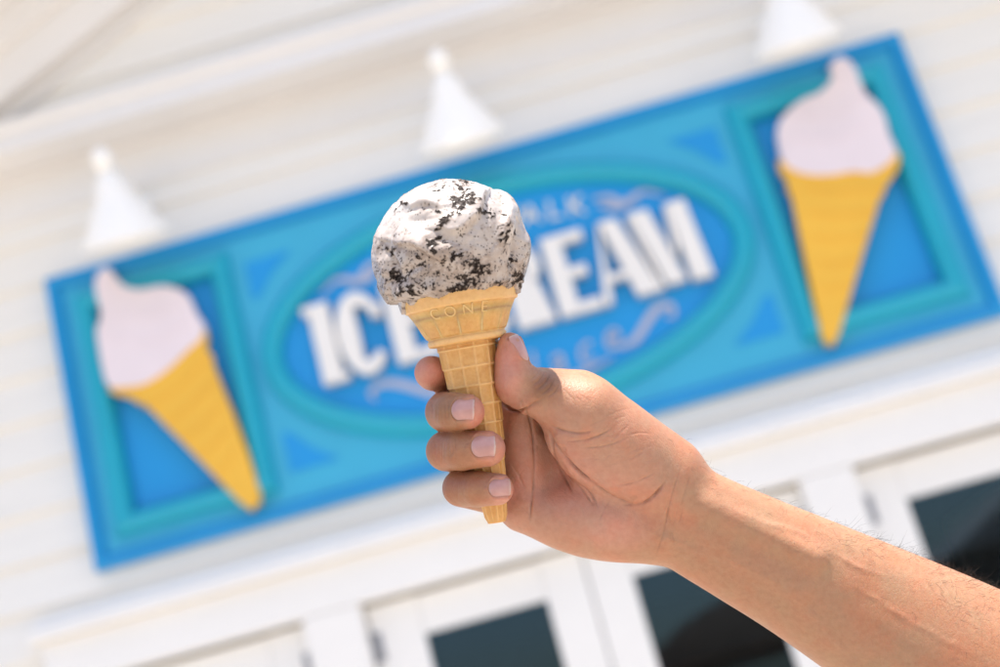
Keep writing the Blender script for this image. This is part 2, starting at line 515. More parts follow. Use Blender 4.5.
def build_sign():
    S = empty('shop_sign', (0, WALL, Z0), 'wide blue and teal wooden sign reading ICE CREAM with two soft-serve cutouts', 'sign')
    off = -WALL
    Y = lambda y: y + off
    W2, H2 = 1.80, 0.614
    FACE = 0.030
    zt, zb_ = H2 - 0.03, -H2 + 0.03
    box('face_board', -1.085, 1.085, Y(FACE), Y(0.064), zb_, zt, M_FACE, S, 0)
    for sx in (-1, 1):
        a_, b_ = sorted((sx * 1.655, sx * (W2 - 0.03)))
        box('face_board', a_, b_, Y(FACE), Y(0.064), zb_, zt, M_FACE, S, 0)
        a_, b_ = sorted((sx * 1.0855, sx * 1.6545))
        box('face_board', a_, b_, Y(FACE), Y(0.064), 0.4705, zt, M_FACE, S, 0)
        box('face_board', a_, b_, Y(FACE), Y(0.064), zb_, -0.4655, M_FACE, S, 0)
    # outer frame: four mitred bars with a sloping inner lip
    prof = [(0.0, 0.066), (0.0, 0.006), (-0.006, 0.0), (-0.034, 0.0), (-0.042, 0.004), (-0.052, FACE - 0.004), (-0.060, FACE - 0.002), (-0.060, 0.066)]
    def bar(c0, c1):
        v, f = [], []
        for (x, z, nx, nz) in (c0, c1):
            for o, y in prof:
                v.append((x + nx * o, Y(y), z + nz * o))
        m = len(prof)
        for j in range(m):
            f.append((j, (j + 1) % m, m + (j + 1) % m, m + j))
        f.append(tuple(range(m))); f.append(tuple(range(2 * m - 1, m - 1, -1)))
        return fix_normals(mesh_obj('frame_bar', v, f, M_FRAME, S))
    c = rect_path(-W2, W2, -H2, H2)
    for i in range(4):
        bar(c[i], c[(i + 1) % 4])
    # side panels: blue field inside a rounded teal moulding
    def half_round(w, h, base):
        return [(-w / 2, base + 0.004)] + [(-w / 2 * math.cos(t), base - h * math.sin(t)) for t in np.linspace(0, math.pi, 9)] + [(w / 2, base + 0.004)]
    for s in (-1, 1):
        xa, xb = sorted((s * 1.655, s * 1.085))
        box('panel_field', xa + 0.001, xb - 0.001, Y(0.048), Y(0.0545), -0.464, 0.469, M_BLUE, S, 0)
        pr = [(o, Y(y)) for o, y in half_round(0.088, 0.052, FACE)]
        cc = rect_path(xa, xb, -0.465, 0.470)
        P = None
        for i in range(4):
            v, f = [], []
            for (x, z, nx, nz) in (cc[i], cc[(i + 1) % 4]):
                for o, y in pr:
                    v.append((x + nx * o, y, z + nz * o))
            m = len(pr)
            for j in range(m):
                f.append((j, (j + 1) % m, m + (j + 1) % m, m + j))
            f.append(tuple(range(m))); f.append(tuple(range(2 * m - 1, m - 1, -1)))
            fix_normals(mesh_obj('panel_moulding', v, f, M_MOULD, S))
    # oval
    ax, az = 0.955, 0.462
    N = 128
    def ell(a, b, n=N):
        out = []
        for k in range(n):
            t = 2 * math.pi * k / n
            nx, nz = math.cos(t) / a, math.sin(t) / b
            l = math.hypot(nx, nz)
            out.append((a * math.cos(t), b * math.sin(t), nx / l, nz / l))
        return out
    prism('oval_field', [(p[0], p[1]) for p in ell(ax, az, 96)], Y(FACE - 0.004), Y(FACE + 0.01), M_BLUE, S)
    v, f = extrude_profile_loop(ell(ax, az), [(o, Y(y)) for o, y in half_round(0.095, 0.056, FACE)])
    o = fix_normals(mesh_obj('oval_moulding', v, f, M_MOULD, S, True))
    # corner triangles between the oval and the panels
    for sx in (-1, 1):
        for sz in (-1, 1):
            pts = [(sx * 0.985, sz * 0.445), (sx * 0.79, sz * 0.445), (sx * 0.885, sz * 0.372), (sx * 0.955, sz * 0.29), (sx * 0.985, sz * 0.285)]
            if sx * sz < 0: pts = pts[::-1]
            prism('corner_triangle', pts, Y(FACE - 0.006), Y(FACE + 0.01), M_BLUE, S, 0.0)
    # big letters, each its own raised block; strokes step 0.6 mm so that no two faces share a plane
    T, Bt = 0.172, -0.160
    def arc_stroke(cx, cz, rx, rz, a0, a1, w0, w1, wm):
        n = 22
        o_, i_ = [], []
        for k in range(n + 1):
            u = k / n
            t = math.radians(a0 + (a1 - a0) * u)
            w = (1 - u) * w0 + u * w1 + (wm - (w0 + w1) / 2) * math.sin(math.pi * u)
            o_.append((cx + rx * math.cos(t), cz + rz * math.sin(t)))
            i_.append((cx + (rx - w) * math.cos(t), cz + (rz - min(w, 0.055)) * math.sin(t)))
        return o_ + i_[::-1]
    def R(x0, x1, z0, z1): return [(x0, z0), (x1, z0), (x1, z1), (x0, z1)]
    def stem(x0, x1): return R(x0, x1, Bt, T)
    letters = [
        [stem(-0.772, -0.690), R(-0.795, -0.7725, T - 0.035, T), R(-0.6895, -0.668, Bt, Bt + 0.03)],                      # I
        [arc_stroke(-0.585, 0.006, 0.097, 0.172, 38, 322, 0.035, 0.035, 0.088), [(-0.535, 0.06), (-0.492, 0.05), (-0.490, 0.10), (-0.520, 0.125)]],   # C
        [stem(-0.470, -0.392), R(-0.3915, -0.310, T - 0.04, T), R(-0.3915, -0.330, -0.012, 0.028), R(-0.3915, -0.300, Bt, Bt + 0.04)],   # E
        [arc_stroke(-0.08, 0.006, 0.097, 0.172, 38, 322, 0.035, 0.035, 0.088)],                                             # C
        [stem(0.015, 0.090), arc_stroke(0.085, 0.088, 0.075, 0.084, 90, -90, 0.03, 0.03, 0.062)[:], [(0.078, 0.01), (0.135, 0.01), (0.165, Bt), (0.088, Bt)]],  # R
        [stem(0.185, 0.262), R(0.2625, 0.352, T - 0.042, T), R(0.2625, 0.332, -0.014, 0.028), R(0.2625, 0.352, Bt, Bt + 0.042)],   # E
        [[(0.425, T), (0.495, T), (0.585, Bt), (0.492, Bt)], [(0.418, T), (0.4245, T - 0.02), (0.392, Bt), (0.357, Bt)], R(0.392, 0.4775, -0.075, -0.045)],   # A
        [[(0.548, T), (0.622, T), (0.690, Bt + 0.01), (0.612, Bt + 0.01)], [(0.535, T), (0.5475, T - 0.01), (0.5995, Bt), (0.585, Bt)],
         [(0.700, T), (0.772, T), (0.795, Bt), (0.712, Bt)], [(0.690, T), (0.6995, T - 0.005), (0.698, 0.0), (0.672, -0.06)]],   # M
    ]
    for li, strokes in enumerate(letters):
        bm = bmesh.new()
        for k, st in enumerate(strokes):
            yf = FACE - 0.055 + 0.0008 * k
            add_prism(bm, st, Y(yf), Y(FACE - 0.002), 0.0, 1)
        o = bm_obj('letter', bm, [M_LETTER, M_LETTER_SIDE], S)
        o['label'] = 'raised white letter ' + 'ICECREAM'[li]
    # small lettering above and the script line with its flourishes below
    def text_mesh(ch, size):
        cu = bpy.data.curves.new('t', 'FONT')
        cu.body = ch; cu.size = size; cu.align_x = 'CENTER'; cu.extrude = 0.0; cu.resolution_u = 3
        ob = bpy.data.objects.new('t', cu)
        COL.objects.link(ob)
        dg = bpy.context.evaluated_depsgraph_get()
        me = bpy.data.meshes.new_from_object(ob.evaluated_get(dg))
        bpy.data.objects.remove(ob); bpy.data.curves.remove(cu)
        return me
    def place_letter(ch, size, x, z, ang, depth, mat, shear=0.0, sx=1.0):
        me = text_mesh(ch, size)
        bm = bmesh.new(); bm.from_mesh(me); bpy.data.meshes.remove(me)
        ext = bmesh.ops.extrude_face_region(bm, geom=bm.faces[:])
        for g in ext['geom']:
            if isinstance(g, bmesh.types.BMVert): g.co.z += depth
        ca, sa = math.cos(ang), math.sin(ang)
        for v in bm.verts:
            a, b, d = v.co.x * sx + shear * v.co.y, v.co.y, v.co.z
            v.co = Vector((x + a * ca - b * sa, Y(FACE - 0.0045) - d, z + a * sa + b * ca))
        o = bm_obj('small_letter', bm, mat, S)
    for k, ch in enumerate('BOARDWALK'):
        x = -0.36 + 0.09 * k
        z = 0.268 - 0.16 * x * x
        place_letter(ch, 0.115, x, z, -0.32 * x, 0.012, M_LETTER, 0, 1.0)
    for k, (ch, x, z) in enumerate(zip('Place', (-0.10, 0.02, 0.12, 0.23, 0.345), (-0.36, -0.365, -0.362, -0.348, -0.325))):
        place_letter(ch, 0.17, x, z, 0.10, 0.010, M_SCRIPT, 0.25, 0.95)
    strokes = [
        ([(0.36, -0.325), (0.43, -0.315), (0.50, -0.255), (0.555, -0.215), (0.605, -0.222), (0.60, -0.262), (0.57, -0.255)], (0.012, 0.03, 0.034, 0.034, 0.022, 0.016, 0.008)),
        ([(-0.60, -0.262), (-0.61, -0.225), (-0.55, -0.205), (-0.47, -0.238), (-0.38, -0.295), (-0.28, -0.335), (-0.17, -0.33)], (0.01, 0.018, 0.028, 0.034, 0.034, 0.026, 0.012)),
        ([(0.43, 0.292), (0.50, 0.278), (0.55, 0.235), (0.63, 0.262), (0.71, 0.225)], (0.006, 0.022, 0.032, 0.018, 0.006)),
        ([(0.45, 0.255), (0.52, 0.232), (0.60, 0.238)], (0.01, 0.03, 0.01)),
        ([(-0.43, 0.292), (-0.50, 0.278), (-0.55, 0.235), (-0.63, 0.262), (-0.71, 0.225)], (0.006, 0.022, 0.032, 0.018, 0.006)),
        ([(-0.45, 0.255), (-0.52, 0.232), (-0.60, 0.238)], (0.01, 0.03, 0.01)),
        ([(-0.02, -0.385), (0.10, -0.392), (0.22, -0.378), (0.33, -0.355)], (0.006, 0.02, 0.02, 0.006)),
    ]
    for k, (p, w) in enumerate(strokes):
        bm = bmesh.new()
        add_prism(bm, ribbon(p, w), Y(FACE - 0.011 - 0.0006 * k), Y(FACE - 0.0045))
        bm_obj('flourish', bm, M_SCRIPT, S)
    # soft-serve cutouts: thick boards standing on the panels
    RS = [(1.542, 0.558), (1.578, 0.485), (1.569, 0.398), (1.613, 0.294), (1.606, 0.186), (1.604, 0.099), (1.501, 0.056), (1.43, 0.082), (1.354, 0.091), (1.28, 0.112), (1.216, 0.150), (1.186, 0.210),
          (1.205, 0.335), (1.252, 0.387), (1.336, 0.427), (1.41, 0.437), (1.485, 0.481), (1.488, 0.537)]
    RC = [(1.618, 0.115), (1.592, 0.043), (1.520, -0.015), (1.505, -0.05), (1.480, -0.060), (1.168, -0.522), (1.132, -0.538), (1.106, -0.500), (1.175, 0.055), (1.160, 0.085), (1.180, 0.115), (1.168, 0.215), (1.35, 0.13), (1.5, 0.10)]
    RC = [(x, z) for x, z in RC]
    LS = [(-1.522, 0.569), (-1.491, 0.499), (-1.423, 0.433), (-1.328, 0.428), (-1.233, 0.372), (-1.207, 0.276), (-1.185, 0.215), (-1.205, 0.165), (-1.27, 0.13), (-1.34, 0.088), (-1.40, 0.062), (-1.469, 0.046), (-1.54, 0.056), (-1.600, 0.075),
          (-1.613, 0.135), (-1.613, 0.261), (-1.606, 0.332), (-1.577, 0.368), (-1.584, 0.472), (-1.572, 0.543)]
    LC = [(-1.187, 0.200), (-1.200, 0.12), (-1.180, 0.09), (-1.185, 0.05), (-1.145, -0.178), (-1.108, -0.496), (-1.143, -0.541), (-1.19, -0.515), (-1.470, -0.040), (-1.500, -0.030), (-1.529, 0.012), (-1.610, 0.062), (-1.50, 0.10), (-1.35, 0.14)]
    def smooth_some(pts):
        return smooth_closed(pts, 4)
    for swirl, cone, tip, side in ((RS, RC, 1, 'right'), (LS, LC, -1, 'left')):
        if sum((swirl[i][0] * swirl[(i + 1) % len(swirl)][1] - swirl[(i + 1) % len(swirl)][0] * swirl[i][1]) for i in range(len(swirl))) < 0:
            swirl = swirl[::-1]
        if sum((cone[i][0] * cone[(i + 1) % len(cone)][1] - cone[(i + 1) % len(cone)][0] * cone[i][1]) for i in range(len(cone))) < 0:
            cone = cone[::-1]
        K = prism('cone_cutout', smooth_closed(cone, 2), Y(-0.030), Y(0.006), M_YELLOW, S, 0.003)
        for q_ in (0.25, -0.10):
            xq = (1.40 if q_ > 0 else 1.33) * (1 if side == 'right' else -1)
            box('standoff', xq - 0.03, xq + 0.03, Y(0.0062), Y(0.0478), q_ - 0.03, q_ + 0.03, M_METAL, K, 0)
        K['label'] = 'flat yellow cone cutout on the %s panel' % side
        # scored waffle lines across the cone
        cx = np.mean([p[0] for p in cone]); 
        apex = np.array((1.137, -0.52)) if side == 'right' else np.array((-1.145, -0.52))
        top = np.array((1.40, 0.09)) if side == 'right' else np.array((-1.36, 0.07))
        d = top - apex; L = np.linalg.norm(d); d /= L; nn = np.array((-d[1], d[0]))
        for q in (0.30, 0.45, 0.60, 0.75, 0.9):
            c0 = apex + d * L * q; hw = 0.17 * q
            a, b = c0 - nn * hw + d * 0.015, c0 + nn * hw - d * 0.015
            pts = ribbon([tuple(a), tuple((a + b) / 2 - d * 0.012), tuple(b)], (0.004, 0.008, 0.004))
            prism('waffle_ridge', pts if True else pts[::-1], Y(-0.0345), Y(-0.0302), M_YELLOW, K)
        W = prism('swirl_cutout', smooth_closed(swirl, 4), Y(-0.040), Y(0.012), M_PINK, S, 0.006)
        W['label'] = 'pale pink soft-serve swirl cutout on the %s panel' % side
        m0 = np.array((1.40, 0.26)) if side == 'right' else np.array((-1.40, 0.24))
        for q, (aa, bb, cc2) in enumerate((((-0.16, 0.03), (0.0, -0.03), (0.16, 0.0)), ((-0.13, 0.12), (0.02, 0.07), (0.16, 0.10)))):
            pts = ribbon([tuple(m0 + np.array(aa)), tuple(m0 + np.array(bb)), tuple(m0 + np.array(cc2))], (0.004, 0.012, 0.004))
            prism('swirl_ridge', pts, Y(-0.0435), Y(-0.0402), M_PINK, W)
    return S
build_sign()

# ------------------------------------------------------------------ sign lamps
def build_lamps():
    prof = [(0.040, 0.255), (0.056, 0.248), (0.064, 0.225), (0.070, 0.200), (0.090, 0.165), (0.122, 0.110), (0.154, 0.055), (0.172, 0.015), (0.178, 0.000),
            (0.175, 0.000), (0.167, 0.015), (0.149, 0.055), (0.116, 0.110), (0.085, 0.160), (0.055, 0.195), (0.0, 0.20)]
    tilt = Matrix.Rotation(math.radians(20), 4, 'X')
    base = Vector((0, -0.20 - WALL, 0.567))
    def place(v): return [tuple((tilt @ Vector(p)) + base) for p in v]
    proto = empty('sign_lamp', (0, 0, 0), '', '')
    def parts(root):
        v, f = lathe_data(prof, 40)
        fix_normals(mesh_obj('lamp_shade', place(v), f, M_LAMP, root, True))
        v, f = lathe_data([(0.0, 0.285), (0.036, 0.280), (0.050, 0.262), (0.056, 0.240), (0.052, 0.222), (0.0, 0.222)], 24)
        fix_normals(mesh_obj('collar', place(v), f, M_LAMP, root, True))
        v, f = lathe_data([(0.0, 0.06), (0.03, 0.07), (0.04, 0.10), (0.03, 0.15), (0.02, 0.24)], 20)
        fix_normals(mesh_obj('bulb', place(v), f, M_LAMP_IN, root, True))
        p0 = (tilt @ Vector((0, 0, 0.25))) + base
        path = [p0, p0 + Vector((0, -0.006, 0.03)), p0 + Vector((0, -0.006, 0.06)), p0 + Vector((0, 0.012, 0.085)), p0 + Vector((0, 0.055, 0.092)),
                p0 + Vector((0, 0.13, 0.095)), Vector((0, -0.06, p0.z + 0.06)), Vector((0, -0.002, p0.z + 0.02))]
        pts = smooth_open([tuple(q) for q in path], 5)
        v, f = tube_data(pts, [0.028] * 18 + [0.022] * (len(pts) - 18), 16)
        mesh_obj('gooseneck_arm', v, f, M_LAMP, root, True)
        kn = [(0.043 * math.sin(t), 0.338 - 0.052 * math.cos(t)) for t in np.linspace(0.02, math.pi - 0.02, 13)]
        v, f = lathe_data(kn, 24)
        fix_normals(mesh_obj('swivel_knob', place(v), f, M_LAMP, root, True))
        v, f = lathe_data([(0.0, 0.03), (0.035, 0.028), (0.06, 0.012), (0.062, 0.0), (0.0, 0.0)], 24)
        rot = Matrix.Rotation(math.radians(90), 4, 'X')
        v = [tuple((rot @ Vector(p)) + Vector((0, -0.004, p0.z + 0.02))) for p in v]
        fix_normals(mesh_obj('wall_plate', v, f, M_LAMP, root, True))
    parts(proto)
    spec = [(-1.37, 'white bell sign lamp above the left soft-serve panel'),
            (0.0, 'white bell sign lamp above the middle of the sign'),
            (1.35, 'white bell sign lamp above the right soft-serve panel, cut by the top edge')]
    kids = list(proto.children)
    for i, (x, lab) in enumerate(spec):
        if i == 0:
            r = proto
        else:
            r = proto.copy(); COL.objects.link(r)
            for k in kids:
                c = k.copy(); COL.objects.link(c); c.parent = r
        r.location = (x, WALL - 0.004, Z0)
        tag(r, lab, 'lamp', 'white lamps over the sign')
build_lamps()

# ------------------------------------------------------------------ held things: a frame at arm's length, x right, y up, z towards the viewer (metres)
D0 = 0.600
HELD = Matrix.Translation(CAM + R_FWD * D0) @ rot.to_4x4()
def P(px, py, z=0.0):
    """point (mm) of the held frame seen at photo pixel px, py and z mm nearer than the cone's axis"""
    k = (D0 * 1000 - z) / FPX
    return np.array(((px - 500.0) * k, (333.5 - py) * k, z))

# value noise on arrays of points
_perm = RNG.permutation(256)
_val = RNG.random(256) * 2 - 1
def vnoise(p):
    i = np.floor(p).astype(int)
    f = p - i
    f = f * f * f * (f * (f * 6 - 15) + 10)
    out = 0
    for dx in (0, 1):
        for dy in (0, 1):
            for dz in (0, 1):
                h = _perm[(_perm[(_perm[(i[:, 0] + dx) & 255] + i[:, 1] + dy) & 255] + i[:, 2] + dz) & 255]
                w = (f[:, 0] if dx else 1 - f[:, 0]) * (f[:, 1] if dy else 1 - f[:, 1]) * (f[:, 2] if dz else 1 - f[:, 2])
                out = out + w * _val[h]
    return out
def fbm(p, oct=4, gain=0.5):
    a, s, o = 1.0, 0.0, 0.0
    for k in range(oct):
        o = o + a * vnoise(p + 17.3 * k)
        s += a; a *= gain; p = p * 2.03
    return o / s
def smoothstep(a, b, x):
    t = np.clip((x - a) / (b - a), 0, 1)
    return t * t * (3 - 2 * t)

def grid_faces(nu, nv, wrap_u=True):
    f = []
    for j in range(nv - 1):
        for i in range(nu if wrap_u else nu - 1):
            k = (i + 1) % nu
            f.append((j * nu + i, j * nu + k, (j + 1) * nu + k, (j + 1) * nu + i))
    return f

def color_attr(me, name, cols):
    at = me.color_attributes.new(name, 'FLOAT_COLOR', 'POINT')
    c = np.ones((len(cols), 4), np.float32)
    c[:, :3] = cols
    at.data.foreach_set('color', c.ravel())

def float_attr(me, name, vals):
    at = me.attributes.new(name, 'FLOAT', 'POINT')
    at.data.foreach_set('value', np.asarray(vals, np.float32))

# ------------------------------------------------------------------ wafer cone and scoop
def wafer_material():
    m, nt, b = nodes_of('baked_wafer')
    v = tex_coord(nt, (1, 1, 1))
    n1 = noise(nt, v, 95.0, 6.0, 0.65)
    n2 = noise(nt, v, 520.0, 4.0, 0.6)
    at = nt.nodes.new('ShaderNodeAttribute'); at.attribute_name = 'ridge'
    c = ramp(nt, n1, [(0.30, (0.52, 0.250, 0.065)), (0.5, (0.61, 0.325, 0.095)), (0.72, (0.67, 0.39, 0.135))])
    c = mix(nt, at.outputs['Fac'], c, (0.78, 0.55, 0.27))
    c = mix(nt, 0.16, c, ramp(nt, n2, [(0.35, (0.50, 0.26, 0.08)), (0.6, (0.80, 0.55, 0.26))]))
    lnk(nt, c, b.inputs['Base Color'])
    b.inputs['Roughness'].default_value = 0.5
    b.inputs['Subsurface Weight'].default_value = 0.45
    b.inputs['Subsurface Radius'].default_value = (1.0, 0.55, 0.2)
    b.inputs['Subsurface Scale'].default_value = 0.002
    bump(nt, b, n2, 0.3, 0.0004)
    return m

def ice_material():
    m, nt, b = nodes_of('cookies_and_cream')
    v = tex_coord(nt, (1, 1, 1))
    at = nt.nodes.new('ShaderNodeAttribute'); at.attribute_name = 'crumb'
    n1 = noise(nt, v, 70.0, 5.0, 0.6)
    n2 = noise(nt, v, 900.0, 4.0, 0.65)
    cream = ramp(nt, n1, [(0.3, (0.40, 0.33, 0.285)), (0.52, (0.515, 0.455, 0.415)), (0.72, (0.62, 0.58, 0.55))])
    # grey dust of fine crumbs in the cream, plus painted shade on the lower half
    dust_shade = nt.nodes.new('ShaderNodeAttribute'); dust_shade.attribute_name = 'dust_shade'
    n3 = noise(nt, v, 520.0, 6.0, 0.7)
    sp = nt.nodes.new('ShaderNodeMath'); sp.operation = 'MULTIPLY'
    lnk(nt, ramp(nt, n3, [(0.57, (0, 0, 0)), (0.74, (1, 1, 1))]), sp.inputs[0])
    lnk(nt, dust_shade.outputs['Fac'], sp.inputs[1])
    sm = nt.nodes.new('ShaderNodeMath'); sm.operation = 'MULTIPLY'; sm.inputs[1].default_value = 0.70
    lnk(nt, dust_shade.outputs['Fac'], sm.inputs[0])
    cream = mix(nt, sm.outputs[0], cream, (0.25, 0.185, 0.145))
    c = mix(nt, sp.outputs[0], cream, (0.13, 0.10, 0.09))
    cookie = ramp(nt, n2, [(0.35, (0.005, 0.0035, 0.003)), (0.65, (0.024, 0.015, 0.012))])
    c = mix(nt, at.outputs['Fac'], c, cookie)
    lnk(nt, c, b.inputs['Base Color'])
    rr = nt.nodes.new('ShaderNodeMapRange')
    rr.inputs['To Min'].default_value = 0.24
    cw = nt.nodes.new('ShaderNodeMapRange'); cw.inputs['To Min'].default_value = 0.22; cw.inputs['To Max'].default_value = 0.0
    lnk(nt, at.outputs['Fac'], cw.inputs['Value']); lnk(nt, cw.outputs['Result'], b.inputs['Coat Weight'])
    b.inputs['Coat Roughness'].default_value = 0.16
    rr.inputs['To Max'].default_value = 0.8
    lnk(nt, at.outputs['Fac'], rr.inputs['Value'])
    lnk(nt, rr.outputs['Result'], b.inputs['Roughness'])
    sv = nt.nodes.new('ShaderNodeMapRange'); sv.inputs['To Min'].default_value = 0.55; sv.inputs['To Max'].default_value = 0.12
    lnk(nt, at.outputs['Fac'], sv.inputs['Value']); lnk(nt, sv.outputs['Result'], b.inputs['Specular IOR Level'])
    iv = nt.nodes.new('ShaderNodeMapRange'); iv.inputs['To Min'].default_value = 0.3; iv.inputs['To Max'].default_value = 0.0
    lnk(nt, at.outputs['Fac'], iv.inputs['Value']); lnk(nt, iv.outputs['Result'], b.inputs['Subsurface Weight'])
    b.inputs['Subsurface Radius'].default_value = (1.0, 0.8, 0.65)
    b.inputs['Subsurface Scale'].default_value = 0.0015
    n4 = noise(nt, v, 330.0, 5.0, 0.6)
    bump(nt, b, n4, 0.3, 0.0005)
    return m

def build_cone():
    K = empty('ice_cream_cone', (0, 0, 0), 'scoop of cookies and cream ice cream in a wafer cone held in the hand', 'ice cream')
    top, tip = P(459.5, 294, -1.0), P(497, 522, 2.0)
    axis = top - tip
    L = np.linalg.norm(axis); ez = axis / L
    ex = np.cross((0, 1, 0.0), ez); ex = np.cross(np.array((0, 0, 1.0)), ez); ex = -ex / np.linalg.norm(ex)
    ex = np.array((1.0, 0, 0)) - ez * ez[0]; ex /= np.linalg.norm(ex)
    ey = np.cross(ez, ex)
    KM = Matrix((( ex[0], ey[0], ez[0], tip[0] / 1000), (ex[1], ey[1], ez[1], tip[1] / 1000), (ex[2], ey[2], ez[2], tip[2] / 1000), (0, 0, 0, 1)))
    K.matrix_world = HELD @ KM
    # local: z up from the tip, x to the right, -y towards the viewer; millimetres scaled below
    s = 0.432
    MAT = wafer_material()
    # --- lower waffle cone: rounded-square section with ribs
    NU, NV = 192, 210
    th = np.linspace(0, 2 * np.pi, NU, endpoint=False)
    zt = np.linspace(0, 183 * s, NV)                 # up to the ring
    verts = []; ridge = []
    rows = [10.0 + 8.25 * k for k in range(12)]
    zm = 183 * s
    for z in zt:
        q = z / zm
        Rb = (8.6 + (29.5 - 8.6) * q ** 0.92) * s
        a = th + 0.32
        n = 3.4
        sq = (np.abs(np.cos(a)) ** n + np.abs(np.sin(a)) ** n) ** (-1 / n)
        sq = 1 + (sq - 1) * 0.75
        r = Rb * sq / 1.06
        # vertical ribs, three columns to a face
        per = (a * 12 / (2 * np.pi)) % 1.0
        vd = np.minimum(per, 1 - per) * (2 * np.pi * Rb / 12)
        vr = np.exp(-(vd / 0.42) ** 2)
        # horizontal ribs, each a small step: the row above overhangs the one below
        dz = min((z - zz for zz in rows), key=abs)
        hr = math.exp(-(dz / 0.42) ** 2)
        below = [z - zz for zz in rows if z >= zz]
        u = (min(below) / 8.25) if below else 0.5
        step = 0.85 * (1 - u)
        fade = smoothstep(0.0, 3.0, np.array(z)) 
        rib = np.maximum(vr * 0.60, hr * 0.75) * fade
        r = r + rib + step * 0.55
        verts.append(np.stack([r * np.cos(th), r * np.sin(th), np.full(NU, z)], 1))
        ridge.append(np.clip(np.maximum(vr * 0.55, hr) * fade, 0, 1) * 0.75)
    V = np.concatenate(verts); Rg = np.concatenate(ridge)
    nz = fbm(V * 0.35, 3)
    rad = np.hypot(V[:, 0], V[:, 1])[:, None]
    V[:, :2] *= 1 + (0.12 * nz[:, None]) / np.maximum(rad, 1)
    F = grid_faces(NU, NV)
    cb = len(V); V = np.vstack([V, [[0, 0, 0.6]]]); Rg = np.append(Rg, 0)
    F += [(i, cb, (i + 1) % NU) for i in range(NU)]
    W = mesh_obj('wafer_cone', V / 1000, F, MAT, K, True)
    float_attr(W.data, 'ridge', Rg)
    # --- cup: ring, fluted bell, lettered band and plain rim, closed on the inside
    prof = [(28.0, 180), (38.2, 181.2), (39.6, 183.0), (39.8, 186.5), (38.6, 188.0), (39.2, 189.5), (41.5, 194), (44.3, 199.5), (47.4, 205.5), (50.0, 210), (52.2, 213.6),
            (53.4, 215.6), (54.2, 217.2), (56.0, 217.9), (56.8, 218.7), (57.8, 223), (59.2, 231), (59.6, 232.6), (58.9, 233.4), (57.2, 233.0), (56.0, 228), (52.0, 214), (40.0, 190), (2.0, 188)]
    NU2 = 240
    t2 = np.linspace(0, 2 * np.pi, NU2, endpoint=False)
    pr = np.array(prof); seg = []
    for i in range(len(pr) - 1):
        n = max(2, int(abs(pr[i + 1] - pr[i]).max() / 1.1))
        n = min(n, 14)
        for k in range(n):
            seg.append(pr[i] + (pr[i + 1] - pr[i]) * k / n)
    seg.append(pr[-1]); seg = np.array(seg)
    vv, rg = [], []
    inner = np.arange(len(seg)) > np.argmax(seg[:, 1])
    for (r, z), inn in zip(seg, inner):
        fl = 0.0 if inn else float(smoothstep(188.5, 191, np.array(z)) * (1 - smoothstep(198, 210, np.array(z))))
        a = (t2 + 0.1) * 12 / (2 * np.pi) % 1.0
        d = np.minimum(a, 1 - a) * 2 * np.pi * r / 12
        rib = np.exp(-(d / 1.3) ** 2)
        rr = r + fl * (rib * 2.6 - 1.2)
        vv.append(np.stack([rr * s * np.cos(t2), rr * s * np.sin(t2), np.full(NU2, z * s)], 1))
        ring = math.exp(-((z - 184.5) / 3.2) ** 2) * 0.55 + (0.45 if z > 217.5 else 0.0)
        rg.append(np.clip(rib * fl * 0.55 + ring, 0, 1))
    V = np.concatenate(vv); Rg = np.concatenate(rg)
    nz = fbm(V * 0.25, 4)
    V[:, :2] *= 1 + (0.22 * nz[:, None]) / np.maximum(np.hypot(V[:, 0], V[:, 1])[:, None], 1)
    V[:, 2] += 0.12 * fbm(V * 0.12 + 9.0, 2)
    C = mesh_obj('wafer_cup', V / 1000, grid_faces(NU2, len(seg)), MAT, K, True)
    float_attr(C.data, 'ridge', Rg)
    fix_normals(C)
    # --- raised lettering round the band
    cu = bpy.data.curves.new('t', 'FONT')
    def glyph(ch, size):
        cu.body = ch; cu.size = size; cu.align_x = 'CENTER'; cu.resolution_u = 4
        ob = bpy.data.objects.new('t', cu); COL.objects.link(ob)
        dg = bpy.context.evaluated_depsgraph_get(); dg.update()
        me = bpy.data.meshes.new_from_object(ob.evaluated_get(dg))
        bpy.data.objects.remove(ob)
        return me
    def band_r(z):
        o = seg[~inner]
        return float(np.interp(z / s, o[:, 1], o[:, 0])) * s
    for ch, ang in zip('CONE', (-120, -102, -82.5, -64)):
        me = glyph(ch, 6.3)
        bm = bmesh.new(); bm.from_mesh(me); bpy.data.meshes.remove(me)
        bmesh.ops.subdivide_edges(bm, edges=bm.edges[:], cuts=1)
        ext = bmesh.ops.extrude_face_region(bm, geom=bm.faces[:])
        topv = {g for g in ext['geom'] if isinstance(g, bmesh.types.BMVert)}
        z0 = 207.2 * s
        for v in bm.verts:
            zz = z0 + v.co.y
            r = band_r(zz) + (0.38 if v in topv else -0.4)
            t = math.radians(ang) + v.co.x / (49.0 * s)
            v.co = Vector((r * math.cos(t), r * math.sin(t), zz)) / 1000
        o = bm_obj('embossed_letter', bm, MAT, C, True)
        float_attr(o.data, 'ridge', np.full(len(o.data.vertices), 0.55))
    bpy.data.curves.remove(cu)

    # --- the scoop: a pressed ball with rolled folds, a ragged skirt and drips
    bm = bmesh.new()
    bmesh.ops.create_icosphere(bm, subdivisions=7, radius=1.0)
    me = bpy.data.meshes.new('scoop'); bm.to_mesh(me); bm.free()
    n = len(me.vertices)
    U = np.empty(n * 3, np.float32); me.vertices.foreach_get('co', U); U = U.reshape(-1, 3).astype(float)
    # work in the photo-aligned frame: x right, y up, z to viewer
    cen = P(451.0, 256.0, -1.0)
    kpx = 600.0 / FPX
